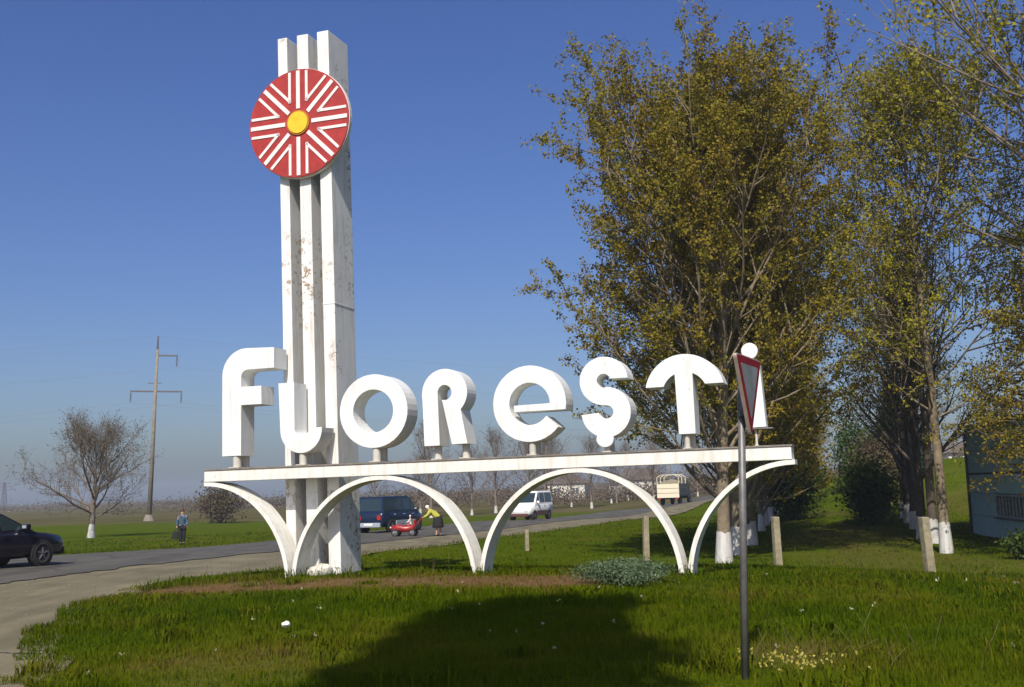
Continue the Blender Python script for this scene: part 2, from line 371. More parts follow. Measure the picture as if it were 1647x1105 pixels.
l.new(mixc(t, atf.outputs['Fac'], g3, fieldc), b.inputs['Base Color']); b.inputs['Roughness'].default_value = 0.95
b.inputs['Specular IOR Level'].default_value = 0.0
bump(t, b, n2.outputs[0], 0.6, 0.06)
roadx = np.interp(GY, RL[:, 1], RL[:, 0])
farm = smooth(GY + 12 * (fnoise(GX * 0.05, GY * 0.05) - 0.5), 112, 128) * (GX < roadx + 30)
ground = link('ground', np_mesh('ground', np.stack([GX, GY, GZ], -1).reshape(-1, 3), np.stack([a, a + 1, a + nx + 1, a + nx], 1),
              attrs={'dry': dry_mask(GX, GY) * (GY < 110), 'far': farm}, smooth=True), gm)
tag(ground, kind='structure')

dm, t, n, l, b = nodes_mat('dirt_verge')
d1 = noise_node(t, 0.5, 6, 0.65); d2 = noise_node(t, 30, 4, 0.7)
d3 = noise_node(t, 1.0, 5, 0.65, 'Object', (1.5, 0.22, 1))
dc = mixc(t, ramp(t, d1.outputs[0], 0.3, 0.7).outputs[0], (0.115, 0.094, 0.048), (0.205, 0.175, 0.098))
dc = mixc(t, ramp(t, d3.outputs[0], 0.45, 0.65, (0, 0, 0, 1), (.7, .7, .7, 1)).outputs[0], dc, (0.085, 0.075, 0.035))
l.new(mixc(t, ramp(t, d2.outputs[0], 0.45, 0.75, (0, 0, 0, 1), (.5, .5, .5, 1)).outputs[0], dc, (0.10, 0.085, 0.05)), b.inputs['Base Color'])
b.inputs['Roughness'].default_value = 0.95; bump(t, b, d2.outputs[0], 0.5, 0.02)
MAT['dirt'] = dm
am, t, n, l, b = nodes_mat('old_asphalt')
d1 = noise_node(t, 0.35, 6, 0.6); d2 = noise_node(t, 45, 3, 0.7); d3 = noise_node(t, 1.0, 4, 0.6, 'Object', (1.6, 0.10, 1))
dc = mixc(t, ramp(t, d1.outputs[0], 0.3, 0.7).outputs[0], (0.052, 0.050, 0.042), (0.090, 0.085, 0.070))
dc = mixc(t, ramp(t, d3.outputs[0], 0.42, 0.62, (0, 0, 0, 1), (.6, .6, .6, 1)).outputs[0], dc, (0.115, 0.105, 0.085))
vo = n.new('ShaderNodeTexVoronoi'); vo.feature = 'DISTANCE_TO_EDGE'; vo.inputs['Scale'].default_value = 0.33
tc = n.new('ShaderNodeTexCoord'); wn = noise_node(t, 1.2, 4, 0.6); va = n.new('ShaderNodeVectorMath'); va.operation = 'MULTIPLY_ADD'
va.inputs[1].default_value = (1.6, 1.6, 1.6); l.new(wn.outputs[1], va.inputs[0]); l.new(tc.outputs['Object'], va.inputs[2]); l.new(va.outputs[0], vo.inputs['Vector'])
dc = mixc(t, ramp(t, vo.outputs[0], 0.006, 0.022, (.75, .75, .75, 1), (0, 0, 0, 1)).outputs[0], dc, (0.022, 0.021, 0.019))
l.new(mixc(t, ramp(t, d2.outputs[0], 0.4, 0.8, (0, 0, 0, 1), (.5, .5, .5, 1)).outputs[0], dc, (0.12, 0.11, 0.09)), b.inputs['Base Color'])
b.inputs['Roughness'].default_value = 0.9; b.inputs['Specular IOR Level'].default_value = 0.2; bump(t, b, d2.outputs[0], 0.3, 0.01)
MAT['asphalt'] = am
tag(ribbon('dirt_verge', RL + np.stack([-_t[:, 1], _t[:, 0]], 1) * 0.8, DRX, 40, -0.005, dm), kind='structure')
tag(ribbon('road', RLj, RF, 10, 0.016, am), kind='structure')

# ------------------------------------------------------------------ the town sign
BA = rad(18.5); BO = (-4.634, 22.959)
def mon(s, o): return (BO[0] + s * math.cos(BA) + o * math.sin(BA), BO[1] - s * math.sin(BA) + o * math.cos(BA))
SB = 0.38
sign = empty('town_sign', (BO[0], BO[1], SB), -BA)
tag(sign, 'long white roadside sign of eight big letters on a beam carried by thin arches', 'town sign')
def spart(name, bm, m, parent=sign, smooth=False):
    o = obj(name, bm, m, parent, smooth)
    if parent is sign: o.location = (0, 0, -SB)
    return o
DEP = 0.52
spart('beam', box(-2.0, 10.0, -0.015, DEP, 2.355, 2.585, 0.006), MAT['beam'])
spart('top_plate', box(-2.02, 10.02, -0.035, DEP + 0.02, 2.588, 2.618), MAT['plate'])
def arch(s0, s1, side):
    """thin strip, elliptical; side 0 full, -1 only the rising right half of a left end, +1 the left half"""
    cx, a_, zb, zt, th = (s0 + s1) / 2, (s1 - s0) / 2, 0.2, 2.352, 0.085
    t0, t1 = (math.pi, 0) if side == 0 else ((math.pi / 2, 0) if side < 0 else (math.pi, math.pi / 2))
    N = 40 if side == 0 else 20
    secs = []
    for k in range(N + 1):
        t_ = t0 + (t1 - t0) * k / N
        o_ = (cx + a_ * math.cos(t_), zb + (zt - zb) * math.sin(t_)); i_ = (cx + (a_ - th) * math.cos(t_), zb + (zt - zb - th) * math.sin(t_))
        secs.append([(o_[0], 0, o_[1]), (o_[0], DEP - 0.02, o_[1]), (i_[0], DEP - 0.02, i_[1]), (i_[0], 0, i_[1])])
    return spart('arch', loft(secs), MAT['beam'])
arch(0.03, 4.03, 0); arch(4.07, 8.00, 0); arch(-4.02, -0.01, -1); arch(8.05, 12.05, 1)

def arc(c, rx, rz, a0, a1, n=18):
    return [(c[0] + rx * math.cos(rad(a0 + (a1 - a0) * k / n)), c[1] + rz * math.sin(rad(a0 + (a1 - a0) * k / n))) for k in range(n + 1)]
def letter_mesh(name, loops, y0, y1, bev=0.006):
    cu = bpy.data.curves.new(name, 'CURVE'); cu.dimensions = '2D'; cu.fill_mode = 'BOTH'; cu.extrude = (y1 - y0) / 2 - bev; cu.bevel_depth = bev; cu.bevel_resolution = 1; cu.offset = -bev
    for lp in loops:
        sp = cu.splines.new('POLY'); sp.points.add(len(lp) - 1); sp.use_cyclic_u = True
        for p, q in zip(sp.points, lp): p.co = (q[0], q[1], 0, 1)
    o = bpy.data.objects.new('tmp', cu); C.objects.link(o)
    dg = bpy.context.evaluated_depsgraph_get(); dg.update()
    me = bpy.data.meshes.new_from_object(o.evaluated_get(dg)); bpy.data.objects.remove(o)
    me.transform(Matrix.Translation((0, (y0 + y1) / 2, 0)) @ Matrix.Rotation(math.pi / 2, 4, 'X')); me.name = name
    me.materials.clear(); me.polygons.foreach_set('use_smooth', [False] * len(me.polygons))
    return me
def letter(loops, lab, y1=DEP):
    o = link('letter', letter_mesh('letter', loops, 0.0, y1), MAT['white'], sign); o.location = (0, 0, -SB); o['label'] = lab
    return o
def post(par, s, o_, r=0.07, z0=2.61, z1=2.9):
    spart('post', cylb((s, o_, z0), (s, o_, z1), r, k=14), MAT['strut'], par)
    bm = box(s - r * 1.5, s + r * 1.5, o_ - r * 1.5, o_ + r * 1.5, z0 + 0.012, z0 + 0.03)
    spart('foot_plate', bm, MAT['strut'], par)
LF = [(-1.577, 2.87), (-1.127, 2.87), (-1.12, 3.917), (-.635, 3.917), (-.642, 4.30), (-1.12, 4.30)] + arc((-.96, 4.50), .16, .155, 180, 90, 8) + [(-.337, 4.655), (-.335, 5.085), (-.98, 5.11)] + arc((-1.01, 4.54), .567, .57, 92, 180, 12)
lt = letter([LF], 'white box letter F with rounded top corner'); post(lt, -1.28, .10, .085); post(lt, -1.28, .42, .085)
LL = [(-.235, 4.32), (.131, 4.318), (.135, 3.35)] + arc((.296, 3.35), .161, .165, 180, 360, 12) + [(.457, 3.372), (.762, 3.37)] + arc((.281, 3.35), .481, .487, 0, -180, 20)
lt = letter([LL], 'white box letter L with hooked foot'); post(lt, .27, .10, .075); post(lt, .27, .42, .075)
lt = letter([arc((1.915, 3.635), .747, .737, 0, 351, 39), arc((1.908, 3.635), .441, .432, 0, 350, 35)], 'white round box letter O'); post(lt, 1.93, .10, .08, 2.61, 2.95); post(lt, 1.93, .42, .08, 2.61, 2.95)
LR = [(3.331, 2.885), (3.005, 2.885), (2.981, 3.93)] + arc((3.456, 3.91), .475, .472, 178, -46, 26) + [(3.907, 2.90), (3.586, 2.895), (3.40, 3.765)] + arc((3.457, 3.915), .145, .15, -112, 180, 18)
lt = letter([LR], 'white box letter R with round eye'); post(lt, 3.21, .22, .075); post(lt, 3.80, .22, .075)
LE = arc((5.19, 3.602), .732, .730, -40, -371.6, 40) + [(4.887, 3.452), (4.877, 3.576), (5.592, 3.588)] + arc((5.195, 3.597), .405, .404, 0, 322, 32)
lt = letter([LE], 'white box letter e with thin crossbar'); post(lt, 5.20, .10, .065, 2.61, 2.93); post(lt, 5.20, .42, .065, 2.61, 2.93)
LS = arc((6.665, 3.945), .465, .455, 4, 268, 28) + arc((6.685, 3.362), .140, .125, 92, -176, 20) + arc((6.685, 3.360), .473, .470, 184, 448, 28) + arc((6.662, 3.948), .130, .130, -88, -345, 20)
lt = letter([LS], 'white box letter S with round cedilla dot'); post(lt, 6.66, .10, .055, 2.61, 2.8); post(lt, 6.66, .42, .065, 2.61, 2.95)
cdl = link('cedilla_dot', letter_mesh('cedilla_dot', [arc((6.652, 2.860), .163, .15, 0, 350, 24)], -0.03, 0.10), MAT['white'], lt)
LT = [(8.028, 2.884), (8.332, 2.884)] + [(8.331, 3.985)] + arc((8.172, 3.602), .415, .415, 63, 25, 8) + [(8.881, 3.777)] + arc((8.172, 3.610), .735, .735, 13, 167, 26) + [(7.462, 3.762)] + arc((8.172, 3.602), .415, .415, 157, 114, 8)
lt = letter([LT], 'white box letter T with umbrella-shaped top'); post(lt, 8.16, .10, .05); post(lt, 8.2, .40, .065)
LI = [(9.262, 2.94), (9.595, 2.945), (9.54, 4.072), (9.345, 4.08)]
lt = letter([LI], 'white tapered box letter i with round dot', 0.30); post(lt, 9.40, .10, .022, 2.61, 2.95)
link('letter_dot', letter_mesh('letter_dot', [arc((9.375, 4.322), .146, .145, 0, 350, 28)], 0.02, 0.14), MAT['white'], lt)
spart('dot_rod', cylb((9.40, .08, 4.06), (9.40, .08, 4.22), .018, k=8), MAT['strut'], lt)
spart('floor_strip', box(9.24, 9.70, 0.0, 0.32, 2.915, 2.935), MAT['plate'], lt)

# ------------------------------------------------------------------ the tower with its round emblem
TP = mon(0.2, 1.05)
tower = empty('tower', (BO[0], BO[1], 0.38), -BA)
tag(tower, 'tall white three-column tower with red sun disc behind the sign', 'tower')
LEAN = 0.145 / 11.4
def column(s0, s1, o0, o1, zt, name='column'):
    bm = box(s0, s1, o0, o1, -0.15, zt, 0.012)
    for v in bm.verts: v.co.x -= max(0, v.co.z) * LEAN
    bmesh.ops.bisect_plane(bm, geom=bm.verts[:] + bm.edges[:] + bm.faces[:], plane_co=(0, 0, 5.6), plane_no=(0, 0, 1))
    return obj(name, bm, MAT['tower'], tower)
OF = 0.60
column(-0.405, -0.175, OF, OF + 0.93, 11.67); column(0.075, 0.345, OF, OF + 0.93, 11.67); column(0.570, 0.845, OF, OF + 0.93, 11.67)
for z in (1.2, 3.6, 6.0, 8.4, 10.8):          # steel ties that hold the three columns together, set back in the gaps
    for g0, g1 in ((-0.17, 0.07), (0.35, 0.565)):
        obj('tie', box(g0 - z * LEAN, g1 - z * LEAN, OF + 0.72, OF + 0.86, z, z + 0.12), MAT['tower'], tower)
for z in (5.62,):                              # raised weld seam round the right column
    obj('seam', box(0.562 - z * LEAN, 0.853 - z * LEAN, OF - 0.008, OF + 0.938, z, z + 0.025), MAT['tower'], tower)
DC = (0.04, 9.62); R_ = 1.205
disc = obj('disc', prism(arc(DC, R_, R_, 0, 354, 59), OF - 0.16, OF - 0.04), MAT['red'], tower)
obj('rim', prism(arc(DC, R_ + 0.012, R_ + 0.012, 0, 354, 59), OF - 0.13, OF - 0.02), MAT['stripe'], disc)
yf = OF - 0.175
def strip(nm, p, q, wd):
    p, q = Vector((p[0], p[1])), Vector((q[0], q[1])); d = (q - p).normalized(); n_ = Vector((-d.y, d.x)) * wd / 2
    obj(nm, prism([tuple(Vector(DC) + k) for k in (p - n_, q - n_, q + n_, p + n_)], yf, OF - 0.15), MAT['stripe'], disc)
for k in range(8):
    t_ = rad(90 + 45 * k); d = Vector((math.cos(t_), math.sin(t_))); pn = Vector((-d.y, d.x))
    strip('ray', d * 0.32, d * 1.17, 0.088)
    for sg in (1, -1):
        off = 0.205; st_ = 0.50 * math.cos(rad(22.5)); en = math.sqrt(1.17 ** 2 - off ** 2)
        strip('chevron_bar', d * (st_ + 0.0) + pn * off * sg, d * en + pn * off * sg, 0.06)
obj('hub_ring', prism(arc(DC, .275, .275, 0, 350, 35), yf - 0.012, OF - 0.15), MAT['orange'], disc)
obj('hub', prism(arc(DC, .24, .24, 0, 350, 35), yf - 0.03, OF - 0.15), MAT['yellow'], disc)

# rubble at the tower foot
def rubble(x, y, r, lab):
    bm = bmesh.new(); bmesh.ops.create_icosphere(bm, subdivisions=2, radius=r)
    rr = random.Random(int(x * 100))
    for v in bm.verts: v.co = Vector((v.co.x * 1.2, v.co.y, v.co.z * 0.8)) * (0.8 + 0.4 * rr.random())
    o = obj('stone_block', bm, MAT['stone'], None); o.location = (x, y, H1(x, y) + r * 0.4)
    tag(o, lab, 'stone')
rubble(*mon(0.52, 0.35), 0.20, 'pale rough stone block at the foot of the white tower')
rubble(*mon(0.18, 0.52), 0.13, 'smaller pale stone under the second arch leg beside the tower')

# ------------------------------------------------------------------ give-way sign
def give_way():
    bxp, byp = 2.03, 10.62; zb = H1(bxp, byp)
    g = empty('give_way_sign', (bxp, byp, zb)); tag(g, 'faded triangular give-way sign seen edge-on on a grey steel pole', 'road sign')
    P1 = Vector((1.985, 9.98, 3.15)); P2 = Vector((2.395, 10.84, 3.15)); T = Vector((2.175, 10.42, 2.40))
    d = (P2 - P1).normalized(); nn = Vector((d.y, -d.x, 0))          # faces right and a little to the camera
    org = Vector((bxp, byp, zb))
    top = Vector((T.x, T.y, 0)) - nn * 0.045
    bm = bmesh.new(); cyl(bm, (0, 0, -0.3), Vector((top.x, top.y, 3.05)) - org, 0.036, 0.034, 14)
    obj('pole', bm, MAT['galv'], g, True)
    def tri(k, o0, o1, name, m, par, rr=0.06):
        c = (P1 + P2 + T) / 3; pts = []
        cs = [c + (p - c) * k for p in (P1, P2, T)]
        for i_ in range(3):
            a_, b_, c_ = cs[i_ - 1], cs[i_], cs[(i_ + 1) % 3]
            u_, v_ = (a_ - b_).normalized(), (c_ - b_).normalized(); e0, e1 = b_ + u_ * rr, b_ + v_ * rr
            for q in range(6):
                s_ = q / 5; pts.append((1 - s_) ** 2 * e0 + 2 * s_ * (1 - s_) * b_ + s_ * s_ * e1)
        bm = bmesh.new(); A = [bm.verts.new(p + nn * o0 - org) for p in pts]; B = [bm.verts.new(p + nn * o1 - org) for p in pts]
        bm.faces.new(A); bm.faces.new(B[::-1]); n_ = len(pts)
        for i_ in range(n_): bm.faces.new((A[i_], A[(i_ + 1) % n_], B[(i_ + 1) % n_], B[i_]))
        return obj(name, bm, m, par)
    pl = tri(1.0, -0.012, 0.020, 'plate', MAT['signrim'], g)
    tri(0.955, 0.016, 0.0235, 'red_border', MAT['signred'], pl, 0.05)
    tri(0.68, 0.018, 0.0265, 'centre_panel', MAT['signwhite'], pl, 0.03)
    for z in (2.62, 2.95):
        bm = box(-0.05, 0.05, -0.05, 0.05, z - zb - 0.02, z - zb + 0.02)
        o = obj('clamp', bm, MAT['iron'], g); o.location = (T.x - bxp - nn.x * 0.04, T.y - byp - nn.y * 0.04, 0)
give_way()

# ------------------------------------------------------------------ fence posts
def fence_post(x, y, h, wd, lean, lab):
    bm = box(-wd / 2, wd / 2, -wd / 2, wd / 2, -0.3, h, 0.018)
    for v in bm.verts:
        v.co.x += v.co.z * lean + 0.008 * math.sin(v.co.z * 9); v.co.x *= 1 - 0.08 * max(0, v.co.z)
    z = H1(x, y); o = obj('fence_post', bm, MAT['concrete']); o.location = (x, y, z); o.rotation_euler = (0, 0, rad(12))
    tag(o, lab, 'post', 'old concrete fence posts on the grass')
fence_post(3.94, 35.26, 1.42, 0.18, 0.03, 'leaning concrete post on the lawn seen through the second full arch')
fence_post(7.32, 32.21, 1.36, 0.20, -0.01, 'squat concrete post right of the whitewashed trunks near the sign pole')
fence_post(9.94, 27.62, 1.38, 0.21, -0.06, 'leaning concrete post by the single whitewashed trunk in front of the grey building')
fence_post(0.3, 41.0, 0.75, 0.14, 0.0, 'short pale post in the grass behind the middle arch foot')

# ------------------------------------------------------------------ trees
def tubes(P, R, k):
    """P (B,n,3) polylines, R (B,n) radii -> verts, quads"""
    B, n, _ = P.shape
    T = np.gradient(P, axis=1); T /= np.linalg.norm(T, axis=2, keepdims=True) + 1e-9
    ref = np.where(np.abs(T[..., 2:3]) > 0.9, np.array([1., 0, 0]), np.array([0, 0, 1.]))
    A = np.cross(T, ref); A /= np.linalg.norm(A, axis=2, keepdims=True) + 1e-9; Bv = np.cross(T, A)
    th = np.arange(k) * 2 * np.pi / k
    V = P[:, :, None] + R[:, :, None, None] * (A[:, :, None] * np.cos(th)[:, None] + Bv[:, :, None] * np.sin(th)[:, None])
    b_, i_, j_ = np.meshgrid(np.arange(B), np.arange(n - 1), np.arange(k), indexing='ij')
    q0 = (b_ * n + i_) * k + j_; q1 = (b_ * n + i_) * k + (j_ + 1) % k
    return V.reshape(-1, 3), np.stack([q0, q1, q1 + k, q0 + k], -1).reshape(-1, 4)
def leaves(pos, size, rng, v, flat=0.0):
    n = len(pos); a = rng.normal(size=(n, 3)); a[:, 2] -= 0.3; a /= np.linalg.norm(a, axis=1)[:, None]
    b = rng.normal(size=(n, 3)); b[:, 2] *= (1 - flat); b -= a * (a * b).sum(1)[:, None]; b /= np.linalg.norm(b, axis=1)[:, None] + 1e-9
    s = (size * (0.6 + 0.7 * rng.random(n)))[:, None]
    V = np.stack([pos, pos + a * s * .45 + b * s * .42, pos + a * s, pos + a * s * .45 - b * s * .42], 1).reshape(-1, 3)
    return V, np.arange(n * 4).reshape(-1, 4), np.repeat(v, 4)
def pl_at(P, u):
    n = len(P) - 1; f = np.clip(u, 0, 0.9999) * n; i_ = int(f); return P[i_] + (P[i_ + 1] - P[i_]) * (f - i_)
def grow(seed, Ht, r0, fb, n1, n2, n3, spread, asc, nleaf, lsize, lean=(0, 0), shape=(0.42, 0.55), bias=(0, 0), curve=0.5, top=0.97, droop=0.0, tlen=0.7, thick=1.0, var=0.5):
    """returns trunk polyline and arrays for limbs, branches, twigs, leaves (origin at the trunk base)"""
    g = np.random.default_rng(seed)
    tt = np.linspace(0, 1, 14); wob = np.cumsum(g.normal(size=(14, 2)) * 0.012 * Ht * 0.35, 0); wob -= wob[0]
    tr = np.stack([lean[0] * tt * Ht + wob[:, 0] * tt, lean[1] * tt * Ht + wob[:, 1] * tt, tt * Ht * top], 1)
    tR = r0 * (1 - tt) ** 0.75 + 0.018; tR[0] *= 1.3
    L1, L1r, L2, L2r, L3, L3r, lp, lv = [], [], [], [], [], [], [], []
    for k in range(n1):
        t_ = fb + (0.98 - fb) * ((k + 0.5 * g.random()) / n1) ** 0.95
        az = k * 2.399 + g.normal() * 0.35
        e_ = t_ - fb; e_ /= (1 - fb)
        env = spread * (math.sin(math.pi * min(1, (e_ * (1 - shape[1]) + shape[1] * 0.55 + 0.12))) ** 0.8) * (1 - var / 2 + var * g.random()) * (1 - 0.55 * e_ ** 2.5)
        el = asc + rad(28) * e_ + g.normal() * rad(7)
        ln = min(env / max(0.25, math.cos(el)), (1.03 - t_ * 0.97) * Ht * 1.15 + 0.8)
        d = np.array([math.cos(az) * math.cos(el) + bias[0], math.sin(az) * math.cos(el) + bias[1], math.sin(el)]); d /= np.linalg.norm(d)
        base = pl_at(tr, t_); n_ = 8; P = [base]; dd = d.copy()
        for q in range(n_ - 1):
            dd = dd + np.array([0, 0, curve / n_]) + g.normal(size=3) * 0.09; dd /= np.linalg.norm(dd); P.append(P[-1] + dd * ln / (n_ - 1))
        P = np.array(P); L1.append(P)
        rb = thick * min(np.interp(t_, tt, tR) * 0.45, 0.012 + ln * 0.0105)
        L1r.append(rb * (1 - np.linspace(0, 1, n_)) ** 0.8 + 0.007)
        for j_ in range(n2):
            u = 0.2 + 0.8 * (j_ + g.random()) / n2
            b0 = pl_at(P, u); dl = pl_at(P, min(1, u + 0.1)) - pl_at(P, max(0, u - 0.1)); dl /= np.linalg.norm(dl) + 1e-9
            pr = g.normal(size=3); pr -= dl * (pr @ dl); pr /= np.linalg.norm(pr); d2 = dl * 0.75 + pr * 0.75 + np.array([0, 0, 0.22 - droop]); d2 /= np.linalg.norm(d2)
            l2 = ln * (0.42 * (1 - u) + 0.14) * (0.7 + 0.6 * g.random()) + 0.2
            Q = [b0]; dd = d2.copy()
            for q in range(4):
                dd = dd + np.array([0, 0, 0.09 - droop * 0.3]) + g.normal(size=3) * 0.13; dd /= np.linalg.norm(dd); Q.append(Q[-1] + dd * l2 / 4)
            Q = np.array(Q); L2.append(Q); L2r.append(np.linspace(0.010 + 0.006 * l2, 0.005, 5))
            cv = g.random()
            for m_ in range(n3):
                w_ = 0.25 + 0.75 * (m_ + g.random()) / n3
                c0 = pl_at(Q, w_); pr = g.normal(size=3); d3 = d2 * 0.7 + pr * 0.55 + np.array([0, 0, 0.15 - droop]); d3 /= np.linalg.norm(d3)
                l3 = tlen * (0.5 + 0.8 * g.random())
                X = np.array([c0, c0 + d3 * l3 * .5 + g.normal(size=3) * 0.04, c0 + d3 * l3]); L3.append(X); L3r.append(np.array([.007, .005, .003]))
                if nleaf:
                    nl = g.poisson(nleaf)
                    u3 = g.random(nl) ** 0.7
                    lp.append(c0 + d3 * l3 * u3[:, None] + g.normal(size=(nl, 3)) * 0.07); lv.append(np.clip(cv * 0.6 + g.random(nl) * 0.45, 0, 1))
    return g, tr, tR, (np.array(L1), np.array(L1r)), (np.array(L2), np.array(L2r)), (np.array(L3), np.array(L3r)), np.concatenate(lp) if lp else None, np.concatenate(lv) if lv else None, lsize
def tree_parts(root, data, barkm, leafm, lime=0.0, twigm=None, k1=6):
    g, tr, tR, a1, a2, a3, lp, lv, ls = data
    V, q = tubes(tr[None], tR[None], 12); link('trunk', np_mesh('trunk', V, q, smooth=True), barkm, root)
    V1, q1 = tubes(*a1, k1); link('limbs', np_mesh('limbs', V1, q1, smooth=True), barkm, root)
    V2, q2 = tubes(*a2, 4); V3, q3 = tubes(*a3, 3)
    o = link('twigs', np_mesh('twigs', np.concatenate([V2, V3]), np.concatenate([q2, q3 + len(V2)]), smooth=True), twigm or barkm, root); o['kind'] = 'stuff'
    if lp is not None:
        V, q, v = leaves(lp, ls, g, lv); o = link('crown', np_mesh('crown', V, q, attrs={'v': v}), leafm, root); o['kind'] = 'stuff'
    if lime:
        zs = np.linspace(-0.2, lime, 7); P = np.stack([np.interp(zs, tr[:, 2], tr[:, 0]), np.interp(zs, tr[:, 2], tr[:, 1]), zs], 1)
        Rr = np.interp(zs, tr[:, 2], tR) + 0.012; V, q = tubes(P[None], Rr[None], 14)
        top = np.abs(V[:, 2] - V[:, 2].max()) < 0.06; V[top, 2] += g.normal(size=top.sum()) * 0.022
        link('whitewash', np_mesh('whitewash', V, q, smooth=True), MAT['limewash'], root)
def plant(root, x, y, rz=0, s=1.0):
    root.location = (x, y, H1(x, y) - 0.03); root.rotation_euler = (0, 0, rz); root.scale = (s, s, s); return root
GL, GRR = 'trees along the left row of the avenue', 'trees along the right row of the avenue'
# first tree of the left row, the big one behind the letters T and i
r = empty('poplar_tree'); tree_parts(r, grow(11, 13.5, 0.19, 0.14, 54, 11, 7, 5.9, rad(39), 34, 0.088, (0.03, 0), bias=(-0.10, 0), curve=0.75, thick=0.8, var=0.3, shape=(0.4, 0.14)), MAT['bark'], MAT['leaf_olive'], 0.95)
plant(r, 6.14, 34.14); tag(r, 'big olive-leaved poplar with whitewashed trunk standing behind the letters T and i', 'tree', GL)
vA = empty('poplar_tree'); tree_parts(vA, grow(21, 13.8, 0.19, 0.06, 38, 9, 6, 4.8, rad(40), 26, 0.095, curve=0.75, thick=0.8), MAT['bark'], MAT['leaf_olive'], 1.0)
vB = empty('poplar_tree'); tree_parts(vB, grow(33, 13.2, 0.18, 0.05, 38, 9, 6, 4.6, rad(36), 26, 0.095, (0.01, 0.0), curve=0.75, thick=0.8), MAT['bark'], MAT['leaf_olive'], 0.9)
ORD = ['second', 'third', 'fourth', 'fifth', 'sixth', 'seventh', 'eighth', 'ninth', 'tenth', 'eleventh', 'twelfth']
rr = random.Random(5)
for k in range(11):
    src = (vA, vB)[k % 2]; o = src if k < 2 else copy_tree(src)
    y = 37.9 + k * 4.0; x = 6.14 + (y - 34.14) * 0.285 + rr.uniform(-.25, .25)
    plant(o, x, y, rr.uniform(0, 6.28), rr.uniform(0.82, 1.0) * (1.0 if k < 6 else 0.85))
    o.scale.x *= 0.8 if k >= 2 else 1.0; o.scale.y *= 0.8 if k >= 2 else 1.0
    tag(o, f'{ORD[k]} poplar from the front with whitewashed base in the left row of the avenue', 'tree', GL)
# right row
r = empty('poplar_tree'); tree_parts(r, grow(45, 15.0, 0.15, 0.29, 52, 10, 7, 4.7, rad(32), 14, 0.088, (-0.01, 0), curve=0.6, droop=0.20, thick=0.5, shape=(0.4, 0.5)), MAT['bark'], MAT['leaf_yellow'], 1.0)
plant(r, 13.68, 36.43); tag(r, 'slender yellow-green poplar with one whitewashed trunk in front of the grey building', 'tree', GRR)
vD = empty('poplar_tree'); tree_parts(vD, grow(52, 11.0, 0.17, 0.22, 20, 7, 5, 2.6, rad(52), 4, 0.11, curve=0.7), MAT['darkbark'], MAT['leaf_olive'], 0.95)
for k in range(6):
    o = vD if k == 0 else copy_tree(vD); y = 40.2 + k * 2.7; x = 14.55 + (y - 40.2) * 0.29 + rr.uniform(-.15, .15)
    plant(o, x, y, rr.uniform(0, 6.28), rr.uniform(0.8, 1.0))
    tag(o, f'dark nearly bare tree, {["nearest", "second", "third", "fourth", "fifth", "sixth"][k]} of the close-set whitewashed trunks in the right row', 'tree', GRR)
# tall tree whose limbs enter the frame at the upper right
r = empty('cottonwood_tree'); tree_parts(r, grow(64, 18.5, 0.24, 0.30, 36, 11, 7, 7.6, rad(48), 13, 0.115, (-0.05, 0.0), bias=(-0.26, 0.0), curve=0.75, droop=0.06, thick=0.55), MAT['bark'], MAT['leaf_yellow'], 1.1)
plant(r, 18.4, 29.6); tag(r, 'tall open cottonwood whose long limbs enter at the upper right corner', 'tree')
r = empty('poplar_tree'); tree_parts(r, grow(58, 8.2, 0.13, 0.22, 30, 9, 6, 3.4, rad(18), 20, 0.09, curve=0.4, droop=0.30, thick=0.6, shape=(0.4, 0.5)), MAT['darkbark'], MAT['leaf_olive'], 0.9)
plant(r, 17.0, 33.2); tag(r, 'leafy olive tree at the right frame edge hanging over the grey building wall', 'tree')
# tree behind the camera that shades the mound
r = empty('shade_tree'); tree_parts(r, grow(71, 18.0, 0.30, 0.55, 34, 8, 6, 1.25, rad(30), 52, 0.23, curve=0.5), MAT['twig'], MAT['leaf_olive'])
plant(r, -2.55, -0.8, 0, 1.0); tag(r, 'leafy tree standing behind the viewer that shades the grass mound', 'tree')
# bare walnut by the road, left
r = empty('walnut_tree'); tree_parts(r, grow(82, 7.4, 0.20, 0.20, 26, 11, 9, 4.4, rad(26), 4.5, 0.075, (0.05, 0), curve=0.35, top=0.8, shape=(0.4, 0.4), tlen=0.8), MAT['twig'], MAT['leaf_brown'], 0.9)
plant(r, -28.4, 75.3); tag(r, 'leafless spreading tree with whitewashed base on the field left of the power pole', 'tree')
# bare roadside trees far behind the arches
vW = empty('bare_tree'); tree_parts(vW, grow(91, 8.5, 0.16, 0.2, 20, 8, 6, 3.0, rad(45), 2.0, 0.09, curve=0.5, tlen=0.9), MAT['twig'], MAT['leaf_brown'], 0.9)
vX = empty('bare_tree'); tree_parts(vX, grow(92, 7.0, 0.14, 0.15, 20, 8, 6, 3.2, rad(38), 3.0, 0.09, curve=0.5, tlen=0.9), MAT['twig'], MAT['leaf_brown'], 0.8)
spots = [(-9, 118), (-5, 124), (-2.5, 131), (1.5, 128), (3.5, 140), (7, 146), (9, 137), (12.5, 150), (15.5, 158), (18, 149), (20, 165), (-12, 140), (-30, 190), (-22, 175), (5, 165), (24, 150)]
for k, (x, y) in enumerate(spots):
    src = (vW, vX)[k % 2]; o = src if k < 2 else copy_tree(src)
    plant(o, x, y, rr.uniform(0, 6.28), rr.uniform(0.75, 1.05)); tag(o, 'bare brown tree in the distant roadside belt beyond the arches', 'tree', 'bare trees in the distant roadside belt')
